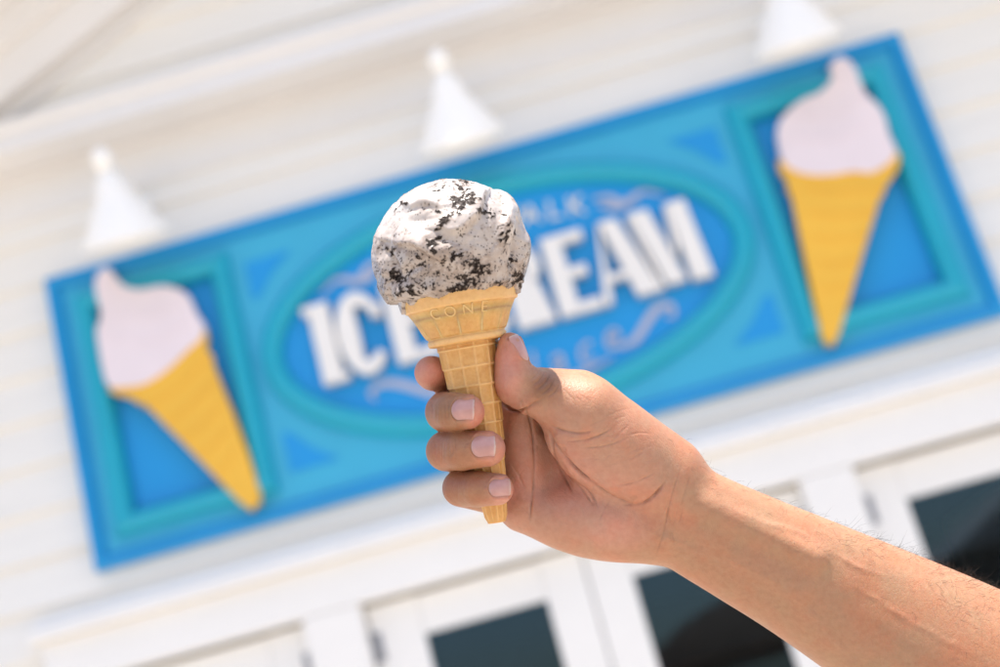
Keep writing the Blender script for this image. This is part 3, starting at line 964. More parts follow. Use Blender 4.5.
    Rx, Ry, Rz = 76.0 * kpx, 76.0 * kpx, 74.0 * kpx
    Q = U * np.array((Rx, Ry, Rz))
    low = smoothstep(-0.2, -0.95, U[:, 1])
    torn = np.stack([U[:, 0] * 4 + U[:, 1] * 1.5, U[:, 1] * 9 - U[:, 0] * 2, U[:, 2] * 4], 1)
    disp = 1.3 * fbm(U * 1.6 + 3.0, 3) + 0.55 * fbm(U * 5 + 8.0, 3) + 0.16 * fbm(U * 14, 3) + 0.4 * (0.35 - np.abs(fbm(torn + 6.0, 3))) * smoothstep(-0.2, 0.3, fbm(U * 2.2 + 12, 2))
    pxy = np.stack([500 + (Q[:, 0] + cen[0]) * FPX / (600 - Q[:, 2]), 333.5 - (Q[:, 1] + cen[1]) * FPX / (600 - Q[:, 2])], 1)
    front = smoothstep(-0.25, 0.25, U[:, 2])
    pxy = pxy + 2.6 * np.stack([fbm(U * 5 + 51, 3), fbm(U * 5 + 77, 3)], 1)
    def fold(pts, h, w_lip, w_back, weight=None):
        """a rolled lip: surface rises gently on one side and drops on the other"""
        nonlocal disp
        c = np.array(smooth_open(pts, 8))
        best = np.full(n, 1e9); sd = np.zeros(n); tt = np.zeros(n)
        for i in range(len(c) - 1):
            a, b = c[i], c[i + 1]
            ab = b - a
            t = np.clip(((pxy - a) @ ab) / (ab @ ab), 0, 1)
            dv = pxy - (a + t[:, None] * ab)
            d = np.hypot(dv[:, 0], dv[:, 1])
            sg = np.sign(ab[0] * dv[:, 1] - ab[1] * dv[:, 0])
            m = d < best
            best[m] = d[m]; sd[m] = (d * sg)[m]; tt[m] = (i + t[m]) / (len(c) - 1)
        taper = np.sin(np.pi * np.clip(tt, 0.02, 0.98)) ** 0.5
        prof_ = np.where(sd >= 0, np.exp(-(sd / w_lip) ** 2), np.exp(-(sd / w_back) ** 2))
        disp = disp + 1.75 * h * prof_ * taper * front
    fold([(394, 241), (408, 243), (424, 247), (438, 256), (447, 262)], 2.7, 3.2, 14)
    fold([(446, 229), (459, 228), (470, 220), (477, 210), (482, 198), (488, 190)], 2.5, 3.2, 15)
    fold([(492, 190), (500, 198), (505, 212), (503, 226), (498, 238)], 2.3, 3.4, 15)
    fold([(507, 196), (517, 210), (524, 230), (525, 250), (521, 270)], 1.1, 4.0, 12)
    fold([(386, 226), (380, 240), (379, 256), (384, 272), (391, 284)], 1.3, 9, 4.0)
    fold([(400, 210), (414, 204), (428, 203), (440, 205)], 1.4, 3.2, 10)
    fold([(386, 250), (392, 264), (398, 280)], -1.5, 3.0, 4.0)
    fold([(512, 218), (514, 236), (513, 256), (511, 272)], -1.5, 3.0, 4.0)
    fold([(405, 222), (420, 219), (434, 221)], -0.7, 3.0, 4.0)
    fold([(428, 244), (445, 240), (462, 243)], -0.5, 3.0, 6.0)
    fold([(400, 285), (410, 270), (430, 262)], -0.6, 3.0, 6.0)
    # skirt just over the rim: pushed out a little and ragged
    sk = smoothstep(-0.28, -0.46, U[:, 1]) * (1 - smoothstep(0.62, 0.8, -U[:, 1]))
    disp += sk * (1.2 + 2.6 * fbm(np.stack([U[:, 0] * 3, U[:, 2] * 3, U[:, 1] * 0.6], 1) * 1.7 + 21, 3))
    Q = Q * (1 + disp / 33.0)[:, None]
    ang_ = np.arctan2(U[:, 2], U[:, 0])
    tongue = np.zeros(n)
    for a0, wd, ln in ((0.15, 0.16, 2.6), (0.55, 0.10, 1.2), (1.05, 0.12, 0.9), (1.75, 0.16, 1.1), (2.35, 0.12, 1.6), (2.85, 0.18, 3.2), (-0.5, 0.2, 2.0), (-1.4, 0.2, 1.5), (-2.4, 0.2, 2.0)):
        dd = np.abs((ang_ - a0 + np.pi) % (2 * np.pi) - np.pi)
        tongue = np.maximum(tongue, 1.5 * ln * np.exp(-(dd / wd) ** 2))
    # flat underneath, sunk in the cup: compress below the rim plane
    az = ez
    h = (Q + cen - top) @ az                          # height over the rim plane
    rad = (Q + cen - top) - h[:, None] * az
    rl = np.linalg.norm(rad, axis=1)
    inside = h < 0.6
    lim = 54.5 * kpx
    over = inside & (rl > lim) & (h < -2.2)
    ragged = 0.1 + tongue + 0.7 * np.abs(fbm(np.stack([U[:, 0] * 2.2, U[:, 2] * 2.2, U[:, 1] * 0], 1) * 2 + 5, 2))
    sink = h < -ragged
    fac = np.where(sink & (rl > 1e-6), np.minimum(1.0, (lim - 1.0 - np.maximum(0, -h - 4) * 0.55) / np.maximum(rl, 1e-6)), 1.0)
    hang = (h < 0.4) & ~sink
    lip = 60.6 * kpx + 0.9 * np.sqrt(np.clip((h + ragged) / np.maximum(ragged, 0.1), 0, 1))
    fac = np.where(hang & (rl > 1e-6), lip / np.maximum(rl, 1e-6), fac)
    Q = Q - rad * (1 - np.clip(fac, 0.05, 1.15))[:, None]
    # drips over the rim at the left and the right
    Qc = Q + cen
    # crumbs
    patches = [(441, 186, 8), (436, 189, 6), (461, 183, 9), (466, 193, 12), (460, 204, 11), (470, 203, 7), (457, 213, 7), (447, 221, 7), (484, 214, 7), (505, 234, 9), (507, 222, 6),
               (437, 246, 9), (434, 254, 6), (452, 257, 13), (482, 269, 12), (473, 263, 7), (466, 287, 13), (452, 290, 9), (474, 280, 8), (429, 284, 6), (410, 291, 8),
               (399, 277, 10), (408, 272, 6), (401, 297, 6), (512, 262, 7), (516, 280, 8), (404, 205, 5), (388, 248, 5), (420, 262, 4), (496, 287, 5)]
    px2 = np.stack([500 + Qc[:, 0] * FPX / (600 - Qc[:, 2]), 333.5 - Qc[:, 1] * FPX / (600 - Qc[:, 2])], 1)
    wq = np.stack([fbm(Q * 0.22 + 61, 3), fbm(Q * 0.22 + 83, 3), fbm(Q * 0.22 + 29, 3)], 1)
    Qw = Q + 3.0 * wq
    pw = px2 + 12.0 * wq[:, :2]
    wgt = np.zeros(n)
    for x, y, r in patches:
        d2 = (((pw[:, 0] - x) + 0.3 * (pw[:, 1] - y)) ** 2 * 0.75 + (pw[:, 1] - y) ** 2 * 1.35) / (r * 0.84) ** 2
        wgt = np.maximum(wgt, np.exp(-d2))
    wgt = wgt * front + (1 - front) * np.clip(fbm(U * 3.5 + 40, 2) * 2.4, 0, 1)
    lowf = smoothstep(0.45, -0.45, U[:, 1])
    aniso = np.stack([Qw[:, 0] + 0.5 * Qw[:, 1], Qw[:, 1] * 1.7 - 0.6 * Qw[:, 0], Qw[:, 2]], 1)
    n_big = fbm(aniso * 0.13 + 3, 3); n_med = fbm(aniso * 0.42 + 11, 3, 0.6); fine = fbm(Qw * 1.1 + 31, 3, 0.65); fine2 = fbm(Q * 2.2 + 7, 2, 0.6)
    body = wgt * 0.85 + 0.45 * n_med + 0.42 * fine + 0.04 * lowf
    cr = smoothstep(0.50, 0.60, body) * (0.88 + 0.12 * smoothstep(-0.18, 0.10, fine2))
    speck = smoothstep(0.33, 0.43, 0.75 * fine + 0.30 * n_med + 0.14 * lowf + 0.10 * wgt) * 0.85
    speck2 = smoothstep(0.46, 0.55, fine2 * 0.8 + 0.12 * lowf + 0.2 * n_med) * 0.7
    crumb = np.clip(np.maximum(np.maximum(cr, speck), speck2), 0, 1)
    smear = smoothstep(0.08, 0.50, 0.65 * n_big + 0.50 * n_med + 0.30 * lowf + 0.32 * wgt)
    dust_shade = np.clip(0.06 + 0.85 * smear + 0.42 * lowf, 0, 1)  # crumb dust, plus shade and cone bounce painted over the lower half
    # crumbs sit proud and broken
    nrm = Q / np.linalg.norm(Q, axis=1)[:, None]
    Qc = Qc + nrm * (cr * (0.25 + 0.55 * fine2))[:, None] - nrm * (smoothstep(0.25, 0.5, wgt * 0.7 + fine * 0.6) * (1 - cr) * 0.18)[:, None]
    inv = np.array(KM.inverted())
    loc = (Qc / 1000) @ inv[:3, :3].T + inv[:3, 3]
    me.vertices.foreach_set('co', loc.astype(np.float32).ravel())
    me.polygons.foreach_set('use_smooth', [True] * len(me.polygons))
    me.update()
    IM = ice_material()
    me.materials.append(IM)
    float_attr(me, 'crumb', crumb); float_attr(me, 'dust_shade', dust_shade)
    S = link(bpy.data.objects.new('scoop', me), K)
    # melted drips as small drops hanging over the rim
    for (a, b_, c_, r0) in (((516, 266, 4), (517.5, 282, 5), (516.5, 294, 5), 1.9), ((394, 284, 6), (397, 293, 7), (400, 302, 7), 2.0)):
        pts = smooth_open([P(*a), P(*b_), P(*c_)], 8)
        rr = [r0 * (0.75 + 0.35 * math.sin(math.pi * (0.15 + 0.8 * i / (len(pts) - 1)))) for i in range(len(pts))]
        rr[-1] *= 0.3
        v, f = tube_data(pts, rr, 14)
        v = np.array(v); v = v + 0.35 * fbm(v * 0.7, 2)[:, None]
        lv = (v / 1000) @ inv[:3, :3].T + inv[:3, 3]
        o = mesh_obj('drip', lv, f, IM, S, True)
        float_attr(o.data, 'crumb', smoothstep(0.12, 0.3, fbm(v * 0.8, 3)) * 0.9); float_attr(o.data, 'dust_shade', np.full(len(v), 0.9))
    return K
build_cone()

# ------------------------------------------------------------------ the hand and forearm: one continuous skin grown from a distance field
def skin_material():
    m, nt, b = nodes_of('skin')
    v = tex_coord(nt)
    at = nt.nodes.new('ShaderNodeAttribute'); at.attribute_name = 'tone'
    n1 = noise(nt, v, 55.0, 5.0, 0.6)
    n2 = noise(nt, v, 420.0, 4.0, 0.6)
    c = mix(nt, 0.5, at.outputs['Color'], ramp(nt, n1, [(0.32, (0.62, 0.40, 0.33)), (0.5, (0.5, 0.5, 0.5)), (0.70, (0.46, 0.58, 0.60))]), 'SOFT_LIGHT')
    c = mix(nt, 0.30, c, ramp(nt, n2, [(0.35, (0.36, 0.34, 0.33)), (0.65, (0.64, 0.66, 0.66))]), 'SOFT_LIGHT')
    # freckles and pores on the tanned side
    n3 = noise(nt, v, 170.0, 2.0, 0.5)
    fr = ramp(nt, n3, [(0.66, (0, 0, 0)), (0.74, (1, 1, 1))])
    sc = nt.nodes.new('ShaderNodeMath'); sc.operation = 'MULTIPLY'; sc.inputs[1].default_value = 0.22
    lnk(nt, fr, sc.inputs[0])
    c = mix(nt, sc.outputs[0], c, (0.24, 0.12, 0.07))
    lnk(nt, c, b.inputs['Base Color'])
    b.inputs['Roughness'].default_value = 0.48
    b.inputs['Specular IOR Level'].default_value = 0.55
    b.inputs['Subsurface Weight'].default_value = 0.55
    b.inputs['Subsurface Radius'].default_value = (1.0, 0.36, 0.20)
    b.inputs['Subsurface Scale'].default_value = 0.0022
    # fine criss-cross skin lines
    vo = nt.nodes.new('ShaderNodeTexVoronoi'); vo.feature = 'DISTANCE_TO_EDGE'
    vo.inputs['Scale'].default_value = 900.0
    warp = nt.nodes.new('ShaderNodeMapping')
    warp.inputs['Rotation'].default_value = (0, 0, 0.6)
    warp.inputs['Scale'].default_value = (1.0, 0.45, 1.0)
    tc = nt.nodes.new('ShaderNodeTexCoord')
    lnk(nt, tc.outputs['Object'], warp.inputs['Vector'])
    lnk(nt, warp.outputs['Vector'], vo.inputs['Vector'])
    vr = nt.nodes.new('ShaderNodeMapRange')
    vr.inputs['From Max'].default_value = 0.16
    lnk(nt, vo.outputs['Distance'], vr.inputs['Value'])
    add = nt.nodes.new('ShaderNodeMath'); add.operation = 'ADD'
    sc2 = nt.nodes.new('ShaderNodeMath'); sc2.operation = 'MULTIPLY'; sc2.inputs[1].default_value = 1.2
    n4 = noise(nt, v, 250.0, 5.0, 0.65)
    lnk(nt, n4, sc2.inputs[0])
    sc3 = nt.nodes.new('ShaderNodeMath'); sc3.operation = 'MULTIPLY'; sc3.inputs[1].default_value = 0.35
    lnk(nt, vr.outputs['Result'], sc3.inputs[0])
    lnk(nt, sc3.outputs[0], add.inputs[0]); lnk(nt, sc2.outputs[0], add.inputs[1])
    bump(nt, b, add.outputs[0], 0.35, 0.00045)
    return m

def nail_material():
    m, nt, b = nodes_of('fingernail')
    at = nt.nodes.new('ShaderNodeAttribute'); at.attribute_name = 'tip'
    n = noise(nt, tex_coord(nt, (1, 1, 1)), 160.0, 3.0)
    c = ramp(nt, n, [(0.35, (0.46, 0.245, 0.225)), (0.65, (0.54, 0.305, 0.28))])
    c = mix(nt, at.outputs['Fac'], c, (0.66, 0.56, 0.49))
    lnk(nt, c, b.inputs['Base Color'])
    b.inputs['Roughness'].default_value = 0.3
    b.inputs['Subsurface Weight'].default_value = 0.3
    b.inputs['Subsurface Radius'].default_value = (1.0, 0.4, 0.3)
    b.inputs['Subsurface Scale'].default_value = 0.001
    b.inputs['Coat Weight'].default_value = 0.25
    b.inputs['Coat Roughness'].default_value = 0.2
    return m

def surface_nets(d, org, h):
    nx, ny, nz = d.shape
    ins = d < 0
    cnt = np.zeros((nx - 1, ny - 1, nz - 1), np.uint8)
    for i in (0, 1):
        for j in (0, 1):
            for k in (0, 1):
                cnt += ins[i:nx - 1 + i, j:ny - 1 + j, k:nz - 1 + k]
    act = (cnt > 0) & (cnt < 8)
    idx = np.argwhere(act)
    num = np.full(act.shape, -1, np.int32)
    num[act] = np.arange(len(idx))
    acc = np.zeros((len(idx), 3)); c = np.zeros(len(idx))
    corners = [(i, j, k) for i in (0, 1) for j in (0, 1) for k in (0, 1)]
    val = {q: d[idx[:, 0] + q[0], idx[:, 1] + q[1], idx[:, 2] + q[2]].astype(float) for q in corners}
    for a in corners:
        for ax in range(3):
            if a[ax] == 0:
                b = list(a); b[ax] = 1; b = tuple(b)
                va, vb = val[a], val[b]
                m = (va < 0) != (vb < 0)
                t = np.where(m, va / np.where(m, va - vb, 1), 0)
                p = np.array(a, float)[None] + t[:, None] * (np.array(b, float) - np.array(a, float))[None]
                acc[m] += p[m]; c[m] += 1
    verts = (idx + acc / c[:, None]) * h + org
    quads = []
    for ax in range(3):
        u, v = (ax + 1) % 3, (ax + 2) % 3
        sl0 = [slice(None)] * 3; sl1 = [slice(None)] * 3
        sl0[ax] = slice(0, -1); sl1[ax] = slice(1, None)
        A, B = ins[tuple(sl0)], ins[tuple(sl1)]
        e = np.argwhere(A != B)
        inner = (e[:, u] > 0) & (e[:, v] > 0) & (e[:, u] < d.shape[u] - 1) & (e[:, v] < d.shape[v] - 1)
        e = e[inner]
        flip = A[e[:, 0], e[:, 1], e[:, 2]]
        def cell(du, dv):
            q = e.copy(); q[:, u] += du; q[:, v] += dv
            return num[q[:, 0], q[:, 1], q[:, 2]]
        q = np.stack([cell(-1, -1), cell(0, -1), cell(0, 0), cell(-1, 0)], 1)
        q[~flip] = q[~flip][:, ::-1]
        quads.append(q)
    return verts, np.concatenate(quads)

def build_person():
    H = 0.70                                                   # grid step, mm
    # grid axes: along the forearm, across it, towards the viewer
    ang = math.radians(-28)
    A1 = np.array((math.cos(ang), math.sin(ang), 0)); A2 = np.array((-math.sin(ang), math.cos(ang), 0)); A3 = np.array((0, 0, 1.0))
    B = np.stack([A1, A2, A3])                                 # rows: grid axes in the held frame
    lo = np.array((-86.0, -72.0, -58.0)); hi = np.array((325.0, 60.0, 66.0))
    org0 = B @ P(560, 440, 0)
    org = org0 + lo
    shape = np.ceil((hi - lo) / H).astype(int)
    D = np.full(shape, 30.0, np.float32)
    def window(pts, rmax, pad):
        g = np.array([B @ p for p in pts])
        a = np.floor((g.min(0) - rmax - pad - org) / H).astype(int); b = np.ceil((g.max(0) + rmax + pad - org) / H).astype(int)
        a = np.clip(a, 0, shape); b = np.clip(b, 0, shape)
        ax = [org[i] + H * np.arange(a[i], b[i]) for i in range(3)]
        X, Y, Z = np.meshgrid(*ax, indexing='ij', sparse=False)
        G = np.stack([X, Y, Z], -1).astype(np.float32)
        return tuple(slice(a[i], b[i]) for i in range(3)), G
    def blend(sl, d, k):
        cur = D[sl]
        hh = np.maximum(k - np.abs(cur - d), 0) / k
        D[sl] = np.minimum(cur, d) - hh * hh * k * 0.25
    def cone(p, q, r0, r1, k=1.0, flat=None):
        """tapered capsule between two points; flat=(direction, factor) squashes its section"""
        sl, G = window([p, q], max(r0, r1), k + 3)
        a, b = (B @ p).astype(np.float32), (B @ q).astype(np.float32)
        ab = b - a
        t = np.clip(((G - a) @ ab) / (ab @ ab), 0, 1)
        dv = G - a - t[..., None] * ab
        if flat is not None:
            f = (B @ (np.array(flat[0], float) / np.linalg.norm(flat[0]))).astype(np.float32)
            c = dv @ f
            dv = dv + (c * (1.0 / flat[1] - 1.0))[..., None] * f
        d = np.sqrt((dv * dv).sum(-1)) - (r0 + (r1 - r0) * t)
        blend(sl, d, k)
    def ell(c, ax1, ax2, ax3, r, k):
        """ellipsoid with given axes (held frame) and radii"""
        sl, G = window([c], max(r), k + 3)
        g = G - (B @ c).astype(np.float32)
        s = 0
        for a_, rr in zip((ax1, ax2, ax3), r):
            s = s + ((g @ (B @ np.array(a_, float)).astype(np.float32)) / rr) ** 2
        kk = np.sqrt(s)
        d = (kk - 1) * min(r) * (0.6 + 0.4)
        blend(sl, d, k)
    def chain(pts, k, flat=None):
        for (a, b) in zip(pts[:-1], pts[1:]):
            cone(P(*a[:3]), P(*b[:3]), a[3], b[3], k, flat)

    # ---- forearm: elliptical sections from the wrist to past the elbow
    sec = [((640, 486, -14), 21.5, 17.5), ((688, 519, -12), 22.6, 18.0), ((740, 546, -10), 24.6, 19.0), ((810, 581, -7), 28.0, 22.0), ((945, 655, 0), 35.6, 28.0), ((1090, 735, 10), 40.5, 34.0), ((1260, 830, 26), 42.0, 38.0), ((1500, 960, 50), 43, 41)]
    g = np.array([B @ P(*q[0]) for q in sec]); ra = np.array([q[1] for q in sec]); rb = np.array([q[2] for q in sec])
    cur = np.array(smooth_open(np.column_stack([g, ra, rb]), 10))
    sl, G = window([P(*q[0]) for q in sec], 46, 8)
    gx = org[0] + H * np.arange(sl[0].start, sl[0].stop)
    cy, cz, ca, cb = (np.interp(gx, cur[:, 0], cur[:, k]).astype(np.float32)[:, None, None] for k in (1, 2, 3, 4))
    endd = np.maximum(cur[0, 0] - gx, 0).astype(np.float32)[:, None, None]
    uu, vv_ = G[..., 1] - cy, G[..., 2] - cz
    kk = np.sqrt((uu / ca) ** 2 + (vv_ / cb) ** 2 + (endd / cb) ** 2)
    blend(sl, (kk - 1) * np.minimum(ca, cb), 6.0)
    del G, uu, vv_, kk
    # tendons and the edge of the radius under the wrist skin
    cone(P(672, 497, 2.5), P(845, 585, 7.0), 4.0, 5.0, 9.0)
    cone(P(690, 486, -3), P(950, 618, 4), 7.5, 9.0, 10.0)
    cone(P(690, 497, 4.5), P(815, 558, 12.5), 3.0, 3.4, 6.0)
    cone(P(684, 524, 1.5), P(800, 590, 10.5), 2.8, 3.2, 6.0)
    # ---- palm
    chain([(560, 402, -27, 10.5), (655, 472, -19, 15)], 5)
    chain([(540, 432, -26, 10.5), (655, 490, -18, 15)], 7)
    chain([(531, 465, -23, 10.5), (655, 508, -17, 15)], 7)
    chain([(524, 500, -17, 9.8), (590, 519, -13, 13.0), (652, 526, -12, 14.5)], 7)
    # hypothenar pad
    u1 = np.array((math.cos(math.radians(-14)), math.sin(math.radians(-14)), 0)); u2 = np.array((-u1[1], u1[0], 0))
    ell(P(604, 523, -6), u1, u2, (0, 0, 1), (27, 15.5, 13.5), 8)
    # pads under the fingers
    ell(P(523, 486, -13), (0.25, 0.97, 0), (0.97, -0.25, 0), (0, 0, 1), (19, 9.5, 9), 6)
    ell(P(520, 440, -17), (0.1, 0.995, 0), (0.995, -0.1, 0), (0, 0, 1), (20, 9.5, 10), 6)
    # thenar
    w1 = np.array((math.cos(math.radians(-38)), math.sin(math.radians(-38)), 0)); w2 = np.array((-w1[1], w1[0], 0))
    ell(P(606, 446, -1), w1, w2, (0, 0, 1), (31, 20.0, 16.5), 4)
    cone(P(588, 412, 0), P(664, 476, -7), 14.5, 18.5, 5)
    # ---- thumb
    cone(P(541, 391, -7), P(578, 399, -6), 10.4, 13.0, 4)
    ell(P(553, 522, -9), (0.93, -0.36, 0), (0.36, 0.93, 0), (0, 0, 1), (16, 9.5, 10), 7)
    cone(P(535, 392.5, 3.0), P(588, 412, 1), 9.6, 14.0, 5)
    for dz in (-2.5, 3.0):
        chain([(510.3, 344.8, 3 + dz, 5.3), (510.8, 358, 3 + dz, 6.1), (515.5, 377, 3 + dz, 7.7), (532, 391.5, 3 + dz * 0.6, 9.2)], 2.5)
    ell(P(510, 375, 3), (0.15, 0.98, 0), (0.98, -0.15, 0), (0, 0, 1), (12, 6.0, 8.5), 4)          # pad of the thumb
    # ---- fingers: first the parts joined to the palm, then the free ends with a tight seam
    chain([(482, 388, -27, 8.8), (560, 402, -27, 10.5)], 3.5)
    chain([(447, 410, -16, 8.8), (540, 432, -26, 10.5)], 3.5)
    chain([(448, 451, -17, 8.8), (531, 465, -23, 10.5)], 3.5)
    chain([(463, 489, -13, 8.0), (524, 500, -17, 9.8)], 3.5)
    fr = (0.0, 0.0, 1.0)
    chain([(482, 388, -27, 8.8), (444, 376, -16, 7.9)], 0.7)
    chain([(444, 376, -16, 7.9), (433, 373.5, -7, 7.5), (431, 372.5, -4.5, 7.3)], 0.7)
    fingers = {
        'middle': [(447, 410, -16, 8.8), (445, 412, 3.5, 8.5), (453, 411.8, 12.5, 8.3), (467, 411.8, 17.0, 7.5)],
        'ring': [(448, 451, -17, 8.8), (446, 451, 2.5, 8.6), (462, 450.5, 12.0, 8.5), (487.5, 448.8, 15.5, 7.6)],
        'little': [(463, 489, -13, 8.0), (461, 488, 2.0, 8.0), (478, 489, 10.5, 7.7), (497.5, 489.2, 13.2, 6.8)],
    }
    for nm, ch in fingers.items():
        chain(ch, 0.6 if nm != 'x' else 1)
    V, Qd = surface_nets(D, org, H)
    # back to the held frame
    V = V @ B
    # smooth the grid steps away
    e = np.concatenate([Qd[:, [0, 1]], Qd[:, [1, 2]], Qd[:, [2, 3]], Qd[:, [3, 0]]])
    deg = np.bincount(np.concatenate([e[:, 0], e[:, 1]]), minlength=len(V)).astype(float)
    def relax(V, lam):
        s = np.stack([np.bincount(e[:, 0], V[e[:, 1], i], len(V)) + np.bincount(e[:, 1], V[e[:, 0], i], len(V)) for i in range(3)], 1)
        return V + lam * (s / deg[:, None] - V)
    for _ in range(4):
        V = relax(V, 0.6); V = relax(V, -0.62) if _ < 2 else V
    def normals(V):
        a = V[Qd[:, 2]] - V[Qd[:, 0]]; b = V[Qd[:, 3]] - V[Qd[:, 1]]
        fn = np.cross(a, b)
        N = np.stack([sum(np.bincount(Qd[:, k], fn[:, i], len(V)) for k in range(4)) for i in range(3)], 1)
        return N / (np.linalg.norm(N, axis=1)[:, None] + 1e-12)
    N = normals(V)
    if (N * (V - V.mean(0))).sum() < 0:
        Qd = Qd[:, ::-1]; N = -N
    # split the quads of the visible hand once more so that fine lines have vertices to live on
    def topx(V): return np.stack([500 + V[:, 0] * FPX / (600 - V[:, 2]), 333.5 - V[:, 1] * FPX / (600 - V[:, 2])], 1)
    px = topx(V)
    vsel = (px[:, 0] > 405) & (px[:, 0] < 715) & (px[:, 1] > 322) & (px[:, 1] < 585) & (N[:, 2] > -0.45)
    fsel = vsel[Qd].all(1)
    S_ = Qd[fsel]; n0 = len(V)
    ea = np.concatenate([S_[:, [k, (k + 1) % 4]] for k in range(4)]); ea.sort(1)
    key = ea[:, 0].astype(np.int64) * n0 + ea[:, 1]
    uq, inv_ = np.unique(key, return_inverse=True)
    mids = (V[uq // n0] + V[uq % n0]) / 2
    cen_ = V[S_].mean(1)
    nf = len(S_)
    em = inv_.reshape(4, nf).T + n0
    ci = n0 + len(uq) + np.arange(nf)
    V = np.vstack([V, mids, cen_])
    newq = [np.stack([S_[:, k], em[:, k], ci, em[:, (k - 1) % 4]], 1) for k in range(4)]
    Qd = np.concatenate([Qd[~fsel]] + newq)
    # vertices at the seam of the finer patch stay where they are
    cnt_e = np.bincount(inv_, minlength=len(uq))
    pin = np.zeros(len(V), bool)
    pin[n0 + np.nonzero(cnt_e < 2)[0]] = True
    be = uq[cnt_e < 2]; pin[be // n0] = True; pin[be % n0] = True
    e = np.concatenate([Qd[:, [0, 1]], Qd[:, [1, 2]], Qd[:, [2, 3]], Qd[:, [3, 0]]])
    deg = np.maximum(np.bincount(np.concatenate([e[:, 0], e[:, 1]]), minlength=len(V)).astype(float), 1)
    V0 = V.copy()
    for lam in (0.6, 0.6, 0.5):
        V = relax(V, lam); V[pin] = V0[pin]
    N = normals(V)
    px = topx(V)
    face = smoothstep(-0.05, 0.35, N[:, 2])
    # only the outermost layer seen from the palm side carries the palm's creases
    def polydist(pts, ii, n=6):
        px_ = px[ii]
        c = np.array(smooth_open(pts, n)); best = np.full(len(ii), 1e9); tt = np.zeros(len(ii))
        for i in range(len(c) - 1):
            a, b = c[i], c[i + 1]; ab = b - a
            t = np.clip(((px_ - a) @ ab) / (ab @ ab), 0, 1)
            d = np.hypot(*(px_ - (a + t[:, None] * ab)).T)
            m = d < best; best[m] = d[m]; tt[m] = (i + t[m]) / (len(c) - 1)
        return best, tt
    disp = np.zeros(len(V)); creased = np.zeros(len(V))
    zsel = np.ones(len(V))
    def crease(pts, depth, w, puff=0.0, wp=7.0, zmin=-60, zmax=60):
        nonlocal disp, creased
        w = w * 0.7; depth = depth * 0.8
        pa = np.array(pts, float)
        box_ = (px[:, 0] > pa[:, 0].min() - 26) & (px[:, 0] < pa[:, 0].max() + 26) & (px[:, 1] > pa[:, 1].min() - 26) & (px[:, 1] < pa[:, 1].max() + 26)
        ii = np.nonzero(box_)[0]
        d, t = polydist(pts, ii)
        pxi = px[ii]
        tp = np.clip(np.minimum(t, 1 - t) * 4, 0.05, 1) * np.clip(0.85 + 1.0 * vnoise(np.column_stack([pxi / 11.0, np.zeros(len(pxi))])), 0.45, 1.25)
        m = face[ii] * ((V[ii, 2] > zmin) & (V[ii, 2] < zmax)) * tp
        disp[ii] = disp[ii] - depth * np.exp(-(d / w) ** 2) * m + puff * np.exp(-((d - wp * 0.8) / wp) ** 2) * m
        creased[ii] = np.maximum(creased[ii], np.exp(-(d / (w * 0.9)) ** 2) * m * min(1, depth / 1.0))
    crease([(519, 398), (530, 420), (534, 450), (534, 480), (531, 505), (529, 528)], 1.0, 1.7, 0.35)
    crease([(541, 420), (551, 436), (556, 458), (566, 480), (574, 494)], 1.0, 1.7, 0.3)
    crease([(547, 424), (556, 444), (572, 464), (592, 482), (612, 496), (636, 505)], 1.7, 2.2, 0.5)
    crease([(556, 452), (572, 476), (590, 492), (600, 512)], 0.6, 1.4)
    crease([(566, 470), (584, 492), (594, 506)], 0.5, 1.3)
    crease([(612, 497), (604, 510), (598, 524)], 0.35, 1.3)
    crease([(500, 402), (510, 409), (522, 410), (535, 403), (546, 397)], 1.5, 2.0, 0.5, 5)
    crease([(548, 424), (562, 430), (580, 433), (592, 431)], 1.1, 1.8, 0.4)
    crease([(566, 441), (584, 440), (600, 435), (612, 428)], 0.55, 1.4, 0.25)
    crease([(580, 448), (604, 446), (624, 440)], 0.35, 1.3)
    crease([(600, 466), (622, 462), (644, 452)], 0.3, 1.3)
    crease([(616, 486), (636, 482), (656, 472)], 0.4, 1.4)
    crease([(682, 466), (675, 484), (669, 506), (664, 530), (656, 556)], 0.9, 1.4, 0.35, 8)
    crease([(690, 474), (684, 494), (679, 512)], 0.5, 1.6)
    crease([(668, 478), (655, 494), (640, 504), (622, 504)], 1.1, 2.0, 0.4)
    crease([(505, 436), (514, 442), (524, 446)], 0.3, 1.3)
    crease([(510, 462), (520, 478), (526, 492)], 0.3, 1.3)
    # back of the thumb's joint
    for k, (a, b) in enumerate((((531, 386), (545, 371)), ((535, 391), (550, 375)), ((539, 396), (555, 379)), ((545, 398), (560, 384)), ((529, 380), (540, 368)))):
        m_ = ((a[0] + b[0]) / 2 + 1.5, (a[1] + b[1]) / 2 + 1.5)
        crease([a, m_, b], (0.8, 1.1, 1.0, 0.7, 0.5)[k], 1.2, 0.3, 3)
    # a web of fine lines over the palm, the ball of the thumb and the wrist
    def lines(n, cx, cy, sx, sy, ang, spread, length, depth):
        for _ in range(n):
            x, y = RNG.normal(cx, sx), RNG.normal(cy, sy)
            a = math.radians(ang + RNG.normal(0, spread)); L_ = length * RNG.uniform(0.5, 1.4)
            dx, dy = math.cos(a) * L_ / 2, math.sin(a) * L_ / 2
            crease([(x - dx, y - dy), (x + RNG.normal(0, 1.2), y + RNG.normal(0, 1.2)), (x + dx, y + dy)], depth * RNG.uniform(0.5, 1.3), 1.1)
    lines(26, 625, 452, 24, 16, -22, 16, 26, 0.13)
    lines(22, 575, 505, 26, 18, 45, 28, 26, 0.13)
    lines(12, 520, 465, 7, 30, 70, 30, 22, 0.20)
    lines(16, 672, 500, 9, 22, 100, 14, 24, 0.25)
